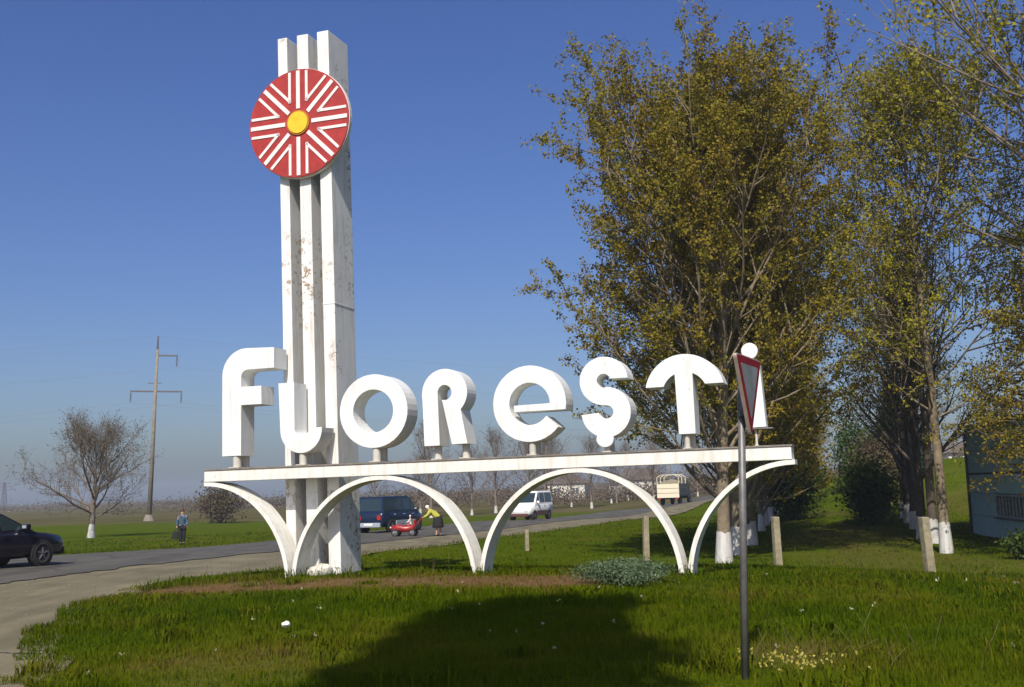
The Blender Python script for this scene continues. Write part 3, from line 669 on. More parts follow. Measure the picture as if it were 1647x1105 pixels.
# shrubs
def bush(name, seed, x, y, wx, hh, m, nl, ls, lab, cat='shrub', grp=None):
    g = np.random.default_rng(seed); z = H1(x, y); root = empty(name, (x, y, z))
    ns = 26; az = g.random(ns) * 6.283; el = rad(35) + g.random(ns) * rad(50); d = np.stack([np.cos(az) * np.cos(el) * wx, np.sin(az) * np.cos(el) * wx, np.sin(el) * hh], 1)
    P = np.stack([d * u for u in (0, .35, .7, 1.0)], 1) + g.normal(size=(ns, 4, 3)) * 0.05 * wx * np.array([0, .5, 1, 1])[None, :, None]
    Rr = np.tile(np.array([.03, .02, .013, .006]) * min(1, hh / 1.5), (ns, 1)); V, q = tubes(P, Rr, 4)
    link('stems', np_mesh('stems', V, q, smooth=True), MAT['darkbark'], root)
    u = g.random(nl) ** 0.45; c = g.integers(0, ns, nl)
    lp = d[c] * u[:, None] + g.normal(size=(nl, 3)) * np.array([wx, wx, hh]) * 0.16; lp[:, 2] = np.abs(lp[:, 2])
    V, q, v = leaves(lp, ls, g, np.clip(g.random(ns)[c] * .6 + g.random(nl) * .4, 0, 1)); o = link('foliage', np_mesh('foliage', V, q, attrs={'v': v}), m, root); o['kind'] = 'stuff'
    return tag(root, lab, cat, grp)
bush('wormwood_shrub', 1, 1.75, 18.55, 1.05, 0.34, MAT['wormwood'], 9000, 0.035, 'low soft grey-green shrub in the grass left of the third arch foot')
bush('dark_bush', 2, 16.0, 51.5, 1.8, 2.5, MAT['leaf_green'], 6000, 0.16, 'dark green bush beside the avenue track left of the bare trunks')
bush('brown_bush', 3, 21.5, 67, 2.4, 3.2, MAT['leaf_brown'], 5000, 0.16, 'brownish bush on the rise behind the dark green bush')
bush('green_bush', 4, 25.5, 84, 3.0, 4.6, MAT['leaf_green'], 6000, 0.2, 'fresh green bush at the far end of the avenue below the spruce')
bush('dark_bush', 5, 14.9, 33.0, 0.9, 0.8, MAT['leaf_green'], 2500, 0.10, 'dark green shrub in the rough grass at the right frame edge')
bush('field_bush', 6, -31, 118, 3.2, 3.6, MAT['leaf_brown'], 3500, 0.22, 'rounded brown bush on the field right of the power pole')
bush('field_bush', 7, -22, 122, 2.2, 2.2, MAT['leaf_brown'], 2000, 0.22, 'small brown bush on the field behind the left end of the sign')
bush('field_bush', 8, 14.2, 58.0, 2.4, 2.8, MAT['leaf_green'], 5000, 0.16, 'dark undergrowth bush between trunks midway along the left row')
bush('field_bush', 9, 18.0, 73.0, 2.6, 3.4, MAT['leaf_olive'], 5000, 0.18, 'olive undergrowth bush at the far end of the left row')
# spruce
def spruce(x, y, Ht, seed, lab):
    g = np.random.default_rng(seed); root = empty('spruce_tree', (x, y, H1(x, y)))
    V, q = tubes(np.array([[[0, 0, -.2], [0, 0, Ht * .5], [0, 0, Ht]]]), np.array([[.16, .1, .015]]), 8); link('trunk', np_mesh('trunk', V, q, smooth=True), MAT['darkbark'], root)
    P = []; lp = []
    for k in range(150):
        z = Ht * (0.12 + 0.86 * k / 150); L = (Ht - z) * 0.33 + 0.12; az = k * 2.399 + g.normal() * .2
        d = np.array([math.cos(az), math.sin(az), -0.15]); e_ = np.array([0, 0, z]) + d * L + np.array([0, 0, 0.12 * L])
        P.append([[0, 0, z], np.array([0, 0, z]) + d * L * .55, e_]); n_ = int(30 * L + 14); u = g.random(n_)[:, None]
        lp.append(np.array([0, 0, z]) + d * L * u + g.normal(size=(n_, 3)) * np.array([.14, .14, .07]))
    V, q = tubes(np.array(P), np.tile(np.array([.02, .012, .005]), (len(P), 1)), 3); link('branches', np_mesh('branches', V, q), MAT['darkbark'], root)
    lp = np.concatenate(lp); V, q, v = leaves(lp, 0.26, g, g.random(len(lp))); o = link('crown', np_mesh('crown', V, q, attrs={'v': v}), MAT['needle'], root); o['kind'] = 'stuff'
    tag(root, lab, 'tree')
spruce(26.2, 78, 6.8, 1, 'dark pointed spruce above the far end of the avenue')
spruce(29.5, 84, 5.2, 2, 'shorter dark spruce just right of the pointed one')
# distant scrub belt on the horizon
def belt():
    g = np.random.default_rng(12); P = []; S = []
    def blob(cx, cy, wx, hh, n):
        a_ = g.normal(size=(n, 3)) * np.array([wx * .45, wx * .35, 0]); zz = np.abs(g.normal(size=n)) * hh * .45
        a_[:, 2] = zz; a_ += np.array([cx, cy, 0]); P.append(a_); S.append(np.full(n, 0.5 if cy > 250 else 0.26))
    for k in range(230):
        x = g.uniform(-420, 160); y = g.uniform(400, 560); blob(x, y, g.uniform(8, 18), g.uniform(2.0, 4.5), 170)
    for k in range(70):
        y = g.uniform(150, 240); x = g.uniform(-22, 34) + (y - 150) * 0.2; blob(x, y, g.uniform(3, 6), g.uniform(1.6, 4.2), 520)
    for k in range(50):
        x = g.uniform(-75, -12); y = g.uniform(205, 300); blob(x, y, g.uniform(3, 7), g.uniform(1.2, 3.0), 300)
    for k in range(40):
        x = g.uniform(38, 90); y = g.uniform(120, 220); blob(x, y, g.uniform(3, 7), g.uniform(2.5, 6.5), 500)
    P = np.concatenate(P); S = np.concatenate(S); P[:, 2] += hz(P[:, 0], P[:, 1])
    V, q, v = leaves(P, S, g, np.clip(np.repeat(g.random(len(P) // 10 + 1), 10)[:len(P)] * .7 + g.random(len(P)) * .3, 0, 1))
    m = leaf_mat('distant_scrub', [(0.07, 0.075, 0.03), (0.12, 0.085, 0.060), (0.155, 0.115, 0.080), (0.09, 0.085, 0.045)], 0.15)
    tag(link('distant_scrub', np_mesh('distant_scrub', V, q, attrs={'v': v}), m), 'hazy brown scrub and tree belt along the horizon', 'scrub', kind='stuff')
belt()

# ------------------------------------------------------------------ power line
def power_pole():
    x, y = -42.7, 131.0; g = empty('power_pole', (x, y, H1(x, y))); g.rotation_euler = (0, rad(2.4), 0)
    tag(g, 'tall leaning concrete power pole with two steel crossarms on the field', 'power pole')
    obj('shaft', cylb((0, 0, -1), (0, 0, 20.0), 0.30, 0.15, 14), MAT['pole_concrete'], g, True)
    obj('base_collar', cylb((0, 0, -0.3), (0, 0, 0.7), 0.75, 0.45, 12), MAT['pole_concrete'], g)
    bm = bmesh.new()
    for s in (-1, 1): cyl(bm, (0.14 * s, 0, 19.2), (0.02 * s, 0, 21.6), 0.05, k=6)
    cyl(bm, (-.14, 0, 19.8), (.1, 0, 20.6), 0.04, k=6); cyl(bm, (.14, 0, 20.0), (-.05, 0, 20.9), 0.04, k=6)
    obj('top_bracket', bm, MAT['iron'], g)
    obj('crossarm', box(-0.2, 2.4, -.09, .09, 19.2, 19.38), MAT['iron'], g)
    obj('crossarm', box(-2.95, 3.1, -.09, .09, 14.95, 15.13), MAT['iron'], g)
    obj('brace', cylb((-.9, 0, 16.0), (.7, 0, 16.05), .05, k=6), MAT['iron'], g)
    pts = []
    for (px, pz) in ((2.35, 19.2), (-2.9, 14.95), (3.05, 14.95)):
        bm = bmesh.new()
        for q in range(6): cyl(bm, (px, 0, pz - .22 - q * .17), (px, 0, pz - .13 - q * .17), .13, .09, 8)
        cyl(bm, (px, 0, pz), (px, 0, pz - 1.25), .03, k=6); obj('insulator', bm, MAT['iron'], g); pts.append((px, pz - 1.25))
    pts.append((0, 21.6))
    return g, pts
pg, ins = power_pole()
bpy.context.view_layer.update()
LAB = ['upper right', 'lower left', 'lower right', 'topmost']
for k, (px, pz) in enumerate(ins):
    p = pg.matrix_world @ Vector((px, 0, pz))
    P = []
    for d, L in ((-1, 170), (1, 200)):
        dirv = Vector((-0.72, -0.30, 0)) if d < 0 else Vector((0.80, 0.34, 0)); q = []
        for i_ in range(0 if d < 0 else 1, 17):
            u = i_ / 16; q.append(p + dirv * (L * u) + Vector((0, 0, -4 * 4.5 * u * (1 - u) + 0.5 * u)))
        P = (q[::-1] + P) if d < 0 else P + q
    V, q = tubes(np.array([P]), np.full((1, len(P)), 0.009), 4)
    tag(link('power_cable', np_mesh('power_cable', V, q), MAT['wire']), f'thin overhead cable from the {LAB[k]} point of the leaning power pole', 'cable', 'overhead cables of the power pole')
def pylon(x, y, Ht, lab):
    g = empty('lattice_pylon', (x, y, H1(x, y))); tag(g, lab, 'pylon', 'far lattice pylons on the left horizon')
    bm = bmesh.new(); b0 = Ht * .09
    for sx, sy in ((1, 1), (1, -1), (-1, -1), (-1, 1)): cyl(bm, (sx * b0, sy * b0, -.5), (sx * .4, sy * .4, Ht), .22, .14, 4)
    for k in range(8):
        u0, u1 = k / 8, (k + 1) / 8; w0, w1 = b0 + (.4 - b0) * u0, b0 + (.4 - b0) * u1
        for sy in (-1, 1): cyl(bm, (-w0, sy * w0, u0 * Ht), (w1, sy * w1, u1 * Ht), .11, k=4); cyl(bm, (w0, sy * w0, u0 * Ht), (-w1, sy * w1, u1 * Ht), .11, k=4)
    obj('lattice', bm, MAT['iron'], g)
    for u, L in ((.7, 6), (.82, 4.5), (.93, 3.2)): obj('crossarm', box(-L, L, -.2, .2, u * Ht, u * Ht + .4), MAT['iron'], g)
pylon(-282, 620, 15, 'far lattice pylon at the left frame edge')
pylon(-262, 660, 13, 'far lattice pylon above the black car and left of the bare tree')
for k, (x, y, h_) in enumerate([(13.2, 150, 6.5), (26, 190, 7)]):
    o = obj('utility_pole', cylb((0, 0, -.5), (0, 0, h_), .13, .09, 8), MAT['pole_concrete']); o.location = (x, y, H1(x, y))
    tag(o, ['pale utility pole by the road under the second full arch', 'farther pale utility pole by the road near the truck'][k], 'utility pole')

# ------------------------------------------------------------------ buildings
def grey_building():
    fx, fy = 18.6, 46.5; ang = math.atan2(-13.5, -2.3)          # wall runs from the far corner toward the viewer
    g = empty('grey_building', (fx, fy, -0.45), ang); tag(g, 'low grey-blue panel building behind the trees at the right edge', 'building')
    Lw, Hh = 15.0, 4.25
    obj('wall', box(0, Lw, 0, 9.0, -0.3, Hh), MAT['wall2'], g)
    rp = random.Random(3); y_front = -0.05
    rows = [(0.02, .80), (.82, 1.68), (1.70, 2.40), (2.48, 3.34), (3.36, 4.20)]
    for z0, z1 in rows:
        xs = [0.0, 2.2, 4.4, 9.4, 12.2, 15.0]
        for a_, b_ in zip(xs, xs[1:]):
            if a_ == 4.4 and z0 == .82: continue          # the window sits here
            obj('wall_panel', box(a_ + .012, b_ - .012, y_front - rp.uniform(0, .012), 0.0, z0, z1, 0.006), MAT['wall'], g)
    for k in range(4): obj('end_panel', box(-0.045, -0.001, 0.02 + k * 2.2, 2.19 + k * 2.2, 0.02, Hh - 0.05, 0.006), MAT['wall'], g)
    wn = obj('window', box(4.42, 9.38, -0.02, -0.001, .84, 1.66), MAT['pane'], g)
    for (a_, b_, c_, d_) in ((4.41, 9.39, .83, .90), (4.41, 9.39, 1.60, 1.67), (4.41, 4.48, .91, 1.59), (9.32, 9.39, .91, 1.59)):
        obj('frame_bar', box(a_, b_, -0.06, -0.021, c_, d_), MAT['frame'], wn)
    for k in range(10): obj('frame_bar', box(4.88 + k * .45, 4.94 + k * .45, -0.05, -0.021, .91, 1.59), MAT['frame'], wn)
    obj('window_sill', box(4.35, 9.45, -0.16, -0.064, .77, .825), MAT['wall2'], wn)
    obj('roof', box(-0.10, Lw + .1, -0.14, 9.1, Hh + 0.005, Hh + 0.14), MAT['roofing'], g)
    obj('downpipe', cylb((0.35, -0.11, 0.0), (0.35, -0.11, Hh - .02), .05, k=10), MAT['galv'], g, True)
grey_building()
def house(x, y, w_, d_, h_, rz, lab):
    z = H1(x, y); g = empty('house', (x, y, z), rz); tag(g, lab, 'house', 'small far houses')
    obj('wall', box(-w_ / 2, w_ / 2, -d_ / 2, d_ / 2, -.5, h_), MAT['house'], g)
    obj('roof', prism([(-w_ / 2 - .4, h_ + .01), (w_ / 2 + .4, h_ + .01), (w_ / 2 + .2, h_ + .2), (0, h_ + w_ * .28), (-w_ / 2 - .2, h_ + .2)], -d_ / 2 - .4, d_ / 2 + .4), MAT['houseroof'], g)
    for k in (-1, 1):
        wn = obj('window', box(k * w_ * .25 - .6, k * w_ * .25 + .6, -d_ / 2 - .03, -d_ / 2 - .005, 1.0, 2.2), MAT['pane'], g)
        obj('frame', box(k * w_ * .25 - .04, k * w_ * .25 + .04, -d_ / 2 - .06, -d_ / 2 - .032, 1.0, 2.2), MAT['house'], wn)
house(58, 150, 5.0, 6, 2.2, 0.2, 'small pale house on the rise left of the dark bare trunks')
house(66, 158, 4.5, 5, 2.2, -0.1, 'small pale house on the rise just right of the dark bare trunks')
house(22, 205, 8, 8, 3.2, 0.3, 'far pale house among brown trees under the second full arch')
house(10, 215, 7, 8, 3.0, -0.2, 'far pale house among brown trees left of the utility pole')

# ------------------------------------------------------------------ vehicles
def wheel(par, x, y, r, wd, side):
    tb = bmesh.new(); N = 20; prof = [(r * .62, wd * .5), (r * .93, wd * .5), (r, wd * .36), (r, -wd * .36), (r * .93, -wd * .5), (r * .62, -wd * .5)]
    rings = [[tb.verts.new((x + p[0] * math.cos(2 * math.pi * k / N), y + p[1], r + p[0] * math.sin(2 * math.pi * k / N))) for p in prof] for k in range(N)]
    for k in range(N):
        a_, b_ = rings[k], rings[(k + 1) % N]
        for i_ in range(len(prof)): tb.faces.new((a_[i_], b_[i_], b_[(i_ + 1) % len(prof)], a_[(i_ + 1) % len(prof)]))
    wh = obj('wheel', tb, MAT['rubber'], par, True)
    y0 = y + side * wd * .28
    bm = cylb((x, y0 - .02, r), (x, y0 + .02, r), r * .63, k=20); obj('rim', bm, MAT['rim'], wh)
    bm = bmesh.new()
    for k in range(5):
        t_ = 2 * math.pi * k / 5 + .3; c_, s_ = math.cos(t_), math.sin(t_)
        cyl(bm, (x + c_ * r * .1, y0 + side * .03, r + s_ * r * .1), (x + c_ * r * .58, y0 + side * .022, r + s_ * r * .58), r * .09, r * .07, 6)
    cyl(bm, (x, y0, r), (x, y0 + side * .05, r), r * .16, r * .12, 10); obj('spokes', bm, MAT['rim'], wh)
def bsec(x, zb, zt, w_, tuck=.9):
    m = (zb + zt) / 2
    half = [(w_ * .80, zb), (w_ * .97, zb + (zt - zb) * .18), (w_, m), (w_ * .985, zt - (zt - zb) * .16), (w_ * tuck, zt - .015), (w_ * .55, zt)]
    return [(x, -y_, z_) for y_, z_ in half] + [(x, y_, z_) for y_, z_ in half[::-1]]
def car(name, lab, cat, loc, rz, paint, secs, gh, wheels, wr, roof_w, belt_w, lower=None, lamps=None, pillars=(), extras=None):
    """secs: body stations (x, zbot, ztop, halfwidth); gh: greenhouse (x_rear_belt, x_rear_roof, x_front_roof, x_front_belt, z_belt, z_roof)"""
    g = empty(name, loc, rz); tag(g, lab, cat)
    obj('body', loft([bsec(*s) for s in secs]), paint, g, True)
    xb, xr, xf, xw, zb, zr = gh; bw, rw = belt_w, roof_w
    def ring(u):
        return [(xb + (xr - xb) * u, -(bw + (rw - bw) * u), zb + (zr - zb) * u), (xw + (xf - xw) * u, -(bw + (rw - bw) * u), zb + (zr - zb) * u),
                (xw + (xf - xw) * u, (bw + (rw - bw) * u), zb + (zr - zb) * u), (xb + (xr - xb) * u, (bw + (rw - bw) * u), zb + (zr - zb) * u)]
    bm = loft([ring(-.15), ring(.5), ring(.93), [(p[0] * .985 + (xr + xf) / 2 * .015, p[1] * .93, p[2]) for p in ring(1.0)]]); cab = obj('cabin', bm, paint, g)
    def quad_pane(nm, P, nrm, par=g):
        nrm = Vector(nrm).normalized() * 0.012; bm = bmesh.new(); A = [bm.verts.new(Vector(p) + nrm) for p in P]; B = [bm.verts.new(Vector(p) - nrm * 2) for p in P]
        bm.faces.new(A); bm.faces.new(B[::-1])
        for i_ in range(len(P)): bm.faces.new((A[i_], A[(i_ + 1) % len(P)], B[(i_ + 1) % len(P)], B[i_]))
        return obj(nm, bm, MAT['glass'], par)
    lo, hi = .10, .86
    def pt(x, u, sgn): return (x, sgn * (bw + (rw - bw) * u), zb + (zr - zb) * u)
    def xr_at(u): return xb + (xr - xb) * u
    def xf_at(u): return xw + (xf - xw) * u
    ps = [None] + list(pillars) + [None]
    for sgn in (-1, 1):
        for a_, b_ in zip(ps, ps[1:]):
            al, ah = (xr_at(lo) + .09, xr_at(hi) + .09) if a_ is None else (a_ + .045, a_ + .045)
            bl, bh = (xf_at(lo) - .09, xf_at(hi) - .09) if b_ is None else (b_ - .045, b_ - .045)
            quad_pane('side_window', [pt(al, lo, sgn), pt(bl, lo, sgn), pt(bh, hi, sgn), pt(ah, hi, sgn)], (0, sgn, (bw - rw) / (zr - zb)))
    k = .86
    wl = lambda u: k * (bw + (rw - bw) * u)
    quad_pane('windscreen', [(xf_at(lo), -wl(lo), zb + (zr - zb) * lo), (xf_at(lo), wl(lo), zb + (zr - zb) * lo), (xf_at(hi), wl(hi), zb + (zr - zb) * hi), (xf_at(hi), -wl(hi), zb + (zr - zb) * hi)], (zr - zb, 0, xw - xf))
    quad_pane('rear_window', [(xr_at(lo), -wl(lo), zb + (zr - zb) * lo), (xr_at(lo), wl(lo), zb + (zr - zb) * lo), (xr_at(hi), wl(hi), zb + (zr - zb) * hi), (xr_at(hi), -wl(hi), zb + (zr - zb) * hi)], (-(zr - zb), 0, xr - xb + .001))
    W_ = max(s[3] for s in secs)
    for wx in wheels:
        for sgn in (-1, 1):
            bm = cylb((wx, sgn * (W_ - .20), wr * 1.02), (wx, sgn * (W_ + .004), wr * 1.02), wr * 1.16, k=24); obj('wheel_arch', bm, MAT['plastic'], g)
            wheel(g, wx, sgn * (W_ - .085), wr, .20, sgn)
    x0, x1 = secs[0][0], secs[-1][0]; zm = (secs[0][1] + secs[0][2]) / 2
    w0, w1 = secs[0][3], secs[-1][3]
    for sgn in (-1, 1):
        obj('tail_light', box(x0 - .03, x0 + .10, sgn * w0 * .82 - .10, sgn * w0 * .82 + .10, secs[0][2] - .34, secs[0][2] - .10, .02), MAT['tail'], g)
        obj('headlight', box(x1 - .10, x1 + .03, sgn * w1 * .74 - .15, sgn * w1 * .74 + .15, secs[-1][2] - .20, secs[-1][2] - .06, .02), MAT['lamp'], g)
        m_ = obj('mirror', box(xw - .42, xw - .28, sgn * (bw + .10) - .10, sgn * (bw + .10) + .10, zb + .05, zb + .20, .03), paint, g)
        obj('mirror_glass', box(xw - .432, xw - .422, sgn * (bw + .10) - .07, sgn * (bw + .10) + .07, zb + .09, zb + .17), MAT['silver'], m_)
        for px in pillars: obj('door_handle', box(px + .04, px + .20, sgn * W_ - .02, sgn * W_ + .018, zb - .16, zb - .12, .005), lower or paint, g)
    obj('rear_bumper', box(x0 - .09, x0 + .12, -w0 * .95, w0 * .95, .30, .54, .04), lower or paint, g)
    obj('front_bumper', box(x1 - .12, x1 + .08, -w1 * .95, w1 * .95, .24, .46, .04), lower or paint, g)
    obj('number_plate', box(x0 - .10, x0 - .092, -.26, .26, .40, .51), MAT['litter'], g)
    if lower:
        for sgn in (-1, 1): obj('side_cladding', box(wheels[0] + wr * 1.2, wheels[1] - wr * 1.2, sgn * W_ - .03, sgn * W_ + .016, .28, .62, .012), lower, g)
    return g
ROADA = math.atan2(21.6, 6.3)      # heading of the road near the cars (away to the right)
# black saloon, leaving to the right
x, y = -13.55, 31.4
car('black_car', 'black saloon car driving away, cut off by the left frame edge', 'car', (x - 0.75, y - 1.35, H1(x, y) + .03), rad(66), MAT['blackcar'],
    [(-2.28, .42, .80, .62), (-2.20, .30, .98, .80), (-1.6, .24, 1.0, .86), (-.6, .22, .96, .875), (.7, .22, .95, .875), (1.5, .24, .88, .86), (2.05, .28, .78, .80), (2.27, .36, .66, .64)],
    (-1.75, -1.15, .12, 1.08, .93, 1.44), (-1.36, 1.32), .315, .62, .80, pillars=(-.78, -.02))
# blue people carrier
x, y = -7.0, 62.5
car('blue_van', 'dark blue people carrier with silver lower body driving away behind the first arch', 'van', (x, y, H1(x, y) + .03), rad(66), MAT['bluecar'],
    [(-2.30, .42, 1.02, .74), (-2.22, .32, 1.10, .88), (-1.5, .28, 1.12, .91), (.6, .28, 1.10, .91), (1.3, .28, 1.06, .90), (1.95, .30, .96, .86), (2.28, .38, .80, .70)],
    (-2.22, -2.02, .55, 1.5, 1.08, 1.92), (-1.42, 1.45), .34, .74, .86, lower=MAT['silver'], pillars=(-1.2, -.2, .75))
# white van, oncoming
x, y = 0.95, 80.8
car('white_van', 'small white van with maroon bumper coming toward the viewer on the far lane', 'van', (x, y, H1(x, y) + .03), rad(66) + math.pi, MAT['whitecar'],
    [(-2.05, .42, 1.10, .76), (-1.98, .32, 1.16, .88), (-1.0, .28, 1.16, .90), (.6, .28, 1.12, .90), (1.2, .28, 1.05, .88), (1.85, .30, .92, .84), (2.08, .36, .78, .70)],
    (-2.0, -1.95, .45, 1.2, 1.10, 1.98), (-1.25, 1.35), .31, .76, .86, lower=MAT['maroon'], pillars=(-.6, .35))
def truck():
    x, y = 17.3, 123.5; g = empty('farm_truck', (x, y, H1(x, y) + .03), rad(68)); tag(g, 'truck with cream tailgate and hooped cargo bed driving away far down the road', 'truck')
    obj('chassis', box(-2.9, 3.2, -.45, .45, .62, .86), MAT['plastic'], g)
    obj('bed_floor', box(-3.1, 1.0, -1.2, 1.2, .90, 1.02), MAT['truckgreen'], g)
    for k in range(3): obj('tailgate_board', box(-3.16, -3.11, -1.2, 1.2, .78 + k * .5, 1.24 + k * .5, .012), MAT['cream'], g)
    for sgn in (-1, 1):
        for k in range(3): obj('side_board', box(-3.1, 1.0, sgn * 1.22 - .03, sgn * 1.22 + .03, 1.04 + k * .42, 1.42 + k * .42, .012), MAT['truckgreen'], g)
    for xx in (-3.05, -1.6, 0.0):
        bm = bmesh.new()
        for sgn in (-1, 1): cyl(bm, (xx, sgn * 1.18, 1.0), (xx, sgn * 1.18, 2.95), .04, k=6); cyl(bm, (xx, sgn * 1.18, 2.95), (xx, sgn * .75, 3.2), .04, k=6)
        cyl(bm, (xx, -.75, 3.2), (xx, .75, 3.2), .04, k=6); obj('hoop', bm, MAT['cream'], g)
    obj('load', loft([[(xx, -1.1, 1.1), (xx, 1.1, 1.1), (xx, 1.0, zt), (xx, 0, zt + .25), (xx, -1.0, zt)] for xx, zt in ((-2.9, 2.2), (-1.5, 2.5), (.8, 2.3))]), MAT['concrete'], g)
    obj('cab', loft([[(xx, -w_, .7), (xx, w_, .7), (xx, w_, 1.5), (xx, w_ * .88, zt), (xx, -w_ * .88, zt), (xx, -w_, 1.5)] for xx, w_, zt in ((1.15, 1.1, 2.5), (2.3, 1.1, 2.5), (2.7, 1.05, 1.62), (3.3, .95, 1.5))]), MAT['truckgreen'], g)
    obj('rear_window', box(1.11, 1.145, -.7, .7, 1.75, 2.3), MAT['glass'], g)
    for sgn in (-1, 1):
        obj('side_window', box(1.4, 2.2, sgn * 1.06 - .02, sgn * 1.06 + .05, 1.6, 2.25), MAT['glass'], g); obj('tail_light', box(-3.18, -3.12, sgn * .95 - .12, sgn * .95 + .12, .62, .76), MAT['tail'], g)
        for wx in (-1.9, 2.35): wheel(g, wx, sgn * .95, .46, .30, sgn)
truck()

# ------------------------------------------------------------------ people
def person(loc, rz, h, lab, pose, upper, lower_, hairm, longsk=False, hatm=None, group=None, stout=1.0):
    """local: +x forward, z up, unit height scaled by h"""
    g = empty('person', loc, rz); tag(g, lab, 'person', group); g.scale = (h, h, h)
    J = pose; names = list(J); idx = {n_: i_ for i_, n_ in enumerate(names)}
    E = [('pelvis', 'waist'), ('waist', 'chest'), ('chest', 'neck'), ('neck', 'chin'), ('chin', 'head'), ('chest', 'shl'), ('shl', 'ell'), ('ell', 'wrl'), ('wrl', 'hal'), ('chest', 'shr'), ('shr', 'elr'), ('elr', 'wrr'), ('wrr', 'har'),
         ('pelvis', 'hil'), ('hil', 'knl'), ('knl', 'anl'), ('anl', 'tol'), ('pelvis', 'hir'), ('hir', 'knr'), ('knr', 'anr'), ('anr', 'tor')]
    Rr = dict(pelvis=.075, waist=.068, chest=.082, neck=.033, chin=.048, head=.058, shl=.042, shr=.042, ell=.028, elr=.028, wrl=.02, wrr=.02, hal=.018, har=.018, hil=.058, hir=.058, knl=.038, knr=.038, anl=.024, anr=.024, tol=.022, tor=.022)
    for q in ('pelvis', 'waist', 'chest', 'shl', 'shr', 'ell', 'elr', 'hil', 'hir'): Rr[q] *= stout
    body = skin_mesh('body', [J[n_] for n_ in names], [(idx[a_], idx[b_]) for a_, b_ in E], [Rr[n_] for n_ in names], MAT['skin'], g, 2, idx['pelvis'])
    def chain(nm, ns, es, k, m, add=0.012):
        ii = {n_: i_ for i_, n_ in enumerate(ns)}
        return skin_mesh(nm, [J[n_] for n_ in ns], [(ii[a_], ii[b_]) for a_, b_ in es], [Rr[n_] * k + add for n_ in ns], m, g, 2, 0)
    chain('shirt', ['waist', 'pelvis', 'chest', 'shl', 'ell', 'wrl', 'shr', 'elr', 'wrr'], [('pelvis', 'waist'), ('waist', 'chest'), ('chest', 'shl'), ('shl', 'ell'), ('ell', 'wrl'), ('chest', 'shr'), ('shr', 'elr'), ('elr', 'wrr')], 1.05, upper)
    if longsk:
        c = Vector(J['pelvis']); kn = (Vector(J['knl']) + Vector(J['knr'])) / 2; S = []
        for u, r_ in ((-.12, .105), (.1, .135), (.5, .145), (.9, .155), (1.12, .16)):
            p = c + (kn - c) * u; S.append([(p.x + r_ * 1.05 * math.cos(2 * math.pi * q / 16) * (1 + .05 * math.sin(q * 2.4)), p.y + r_ * math.sin(2 * math.pi * q / 16), p.z) for q in range(16)])
        obj('skirt', loft(S), lower_, g, True)
    else:
        chain('trousers', ['pelvis', 'hil', 'knl', 'anl', 'hir', 'knr', 'anr'], [('pelvis', 'hil'), ('hil', 'knl'), ('knl', 'anl'), ('pelvis', 'hir'), ('hir', 'knr'), ('knr', 'anr')], 1.12, lower_)
    for s in 'lr':
        a_, t_ = Vector(J['an' + s]), Vector(J['to' + s]); bm = bmesh.new(); m_ = (a_ + t_) / 2
        uvs(bm, Vector((0, 0, 0)), .03, 2.2, 1.1, .85); bmesh.ops.transform(bm, matrix=Matrix.Translation((m_.x, m_.y, .024)) @ Matrix.Rotation(math.atan2(t_.y - a_.y, t_.x - a_.x), 4, 'Z'), verts=bm.verts)
        obj('shoe', bm, MAT['plastic'], g, True)
    hd = Vector(J['head']); ch = Vector(J['chin']); up = (hd - ch).normalized(); fw = Vector((1, 0, 0)); fw = (fw - up * fw.dot(up)).normalized(); sd_ = up.cross(fw)
    bm = bmesh.new(); uvs(bm, hd + up * .012 - fw * .008, .064, 1.02, .98, 1.0)
    for v in bm.verts[:]:
        q = v.co - hd
        if q.dot(fw) > .028 and q.dot(up) < .03: v.co -= fw * (q.dot(fw) - .028)
    obj('headscarf' if hatm else 'hair', bm, hatm or hairm, g, True)
    nb = bmesh.new(); c_ = hd + fw * .056 - up * .012; cyl(nb, c_, c_ + fw * .014 - up * .008, .010, .004, 6); obj('nose', nb, MAT['skin'], g)
    for s in (-1, 1):
        eb = bmesh.new(); uvs(eb, hd + fw * .053 + sd_ * .02 * s + up * .002, .007); obj('eye', eb, MAT['hair'], g)
    return g
walk = dict(pelvis=(0, 0, .53), waist=(.005, 0, .61), chest=(.01, 0, .73), neck=(.015, 0, .84), chin=(.03, 0, .885), head=(.03, 0, .935), shl=(.01, .105, .80), ell=(.0, .135, .64), wrl=(.06, .125, .52), hal=(.075, .12, .475),
            shr=(.01, -.105, .80), elr=(-.03, -.14, .64), wrr=(-.01, -.15, .51), har=(0, -.15, .465), hil=(0, .05, .49), knl=(.03, .045, .27), anl=(-.01, .04, .045), tol=(.06, .045, .022), hir=(0, -.05, .49), knr=(-.005, -.045, .27), anr=(-.05, -.04, .045), tor=(.02, -.045, .022))
px, py = -16.75, 56.5; pz = H1(px, py) + .035
person((px, py, pz), rad(-65), 1.72, 'person in blue checked shirt and black trousers standing at the road edge', walk, MAT['shirt'], MAT['trousers'], MAT['hair'])
def bag(x, y, z):
    bm = box(-.16, .16, -.06, .06, 0, .40, .03)
    for v in bm.verts: v.co.x *= 1 - .25 * (v.co.z / .4)
    g = obj('carrier_bag', bm, MAT['trousers']); g.location = (x, y, z); g.rotation_euler = (0, rad(14), 0); tag(g, 'black carrier bag held in the hand of the person at the road edge', 'bag')
    bm = bmesh.new(); cyl(bm, (-.07, 0, .39), (0, 0, .56), .012, k=6); cyl(bm, (.07, 0, .39), (0, 0, .56), .012, k=6); obj('handle', bm, MAT['trousers'], g)
hp = Matrix.Rotation(rad(-65), 4, 'Z') @ (Vector(walk['har']) * 1.72)
bag(px + hp.x - .13, py + hp.y, pz + hp.z - .545)
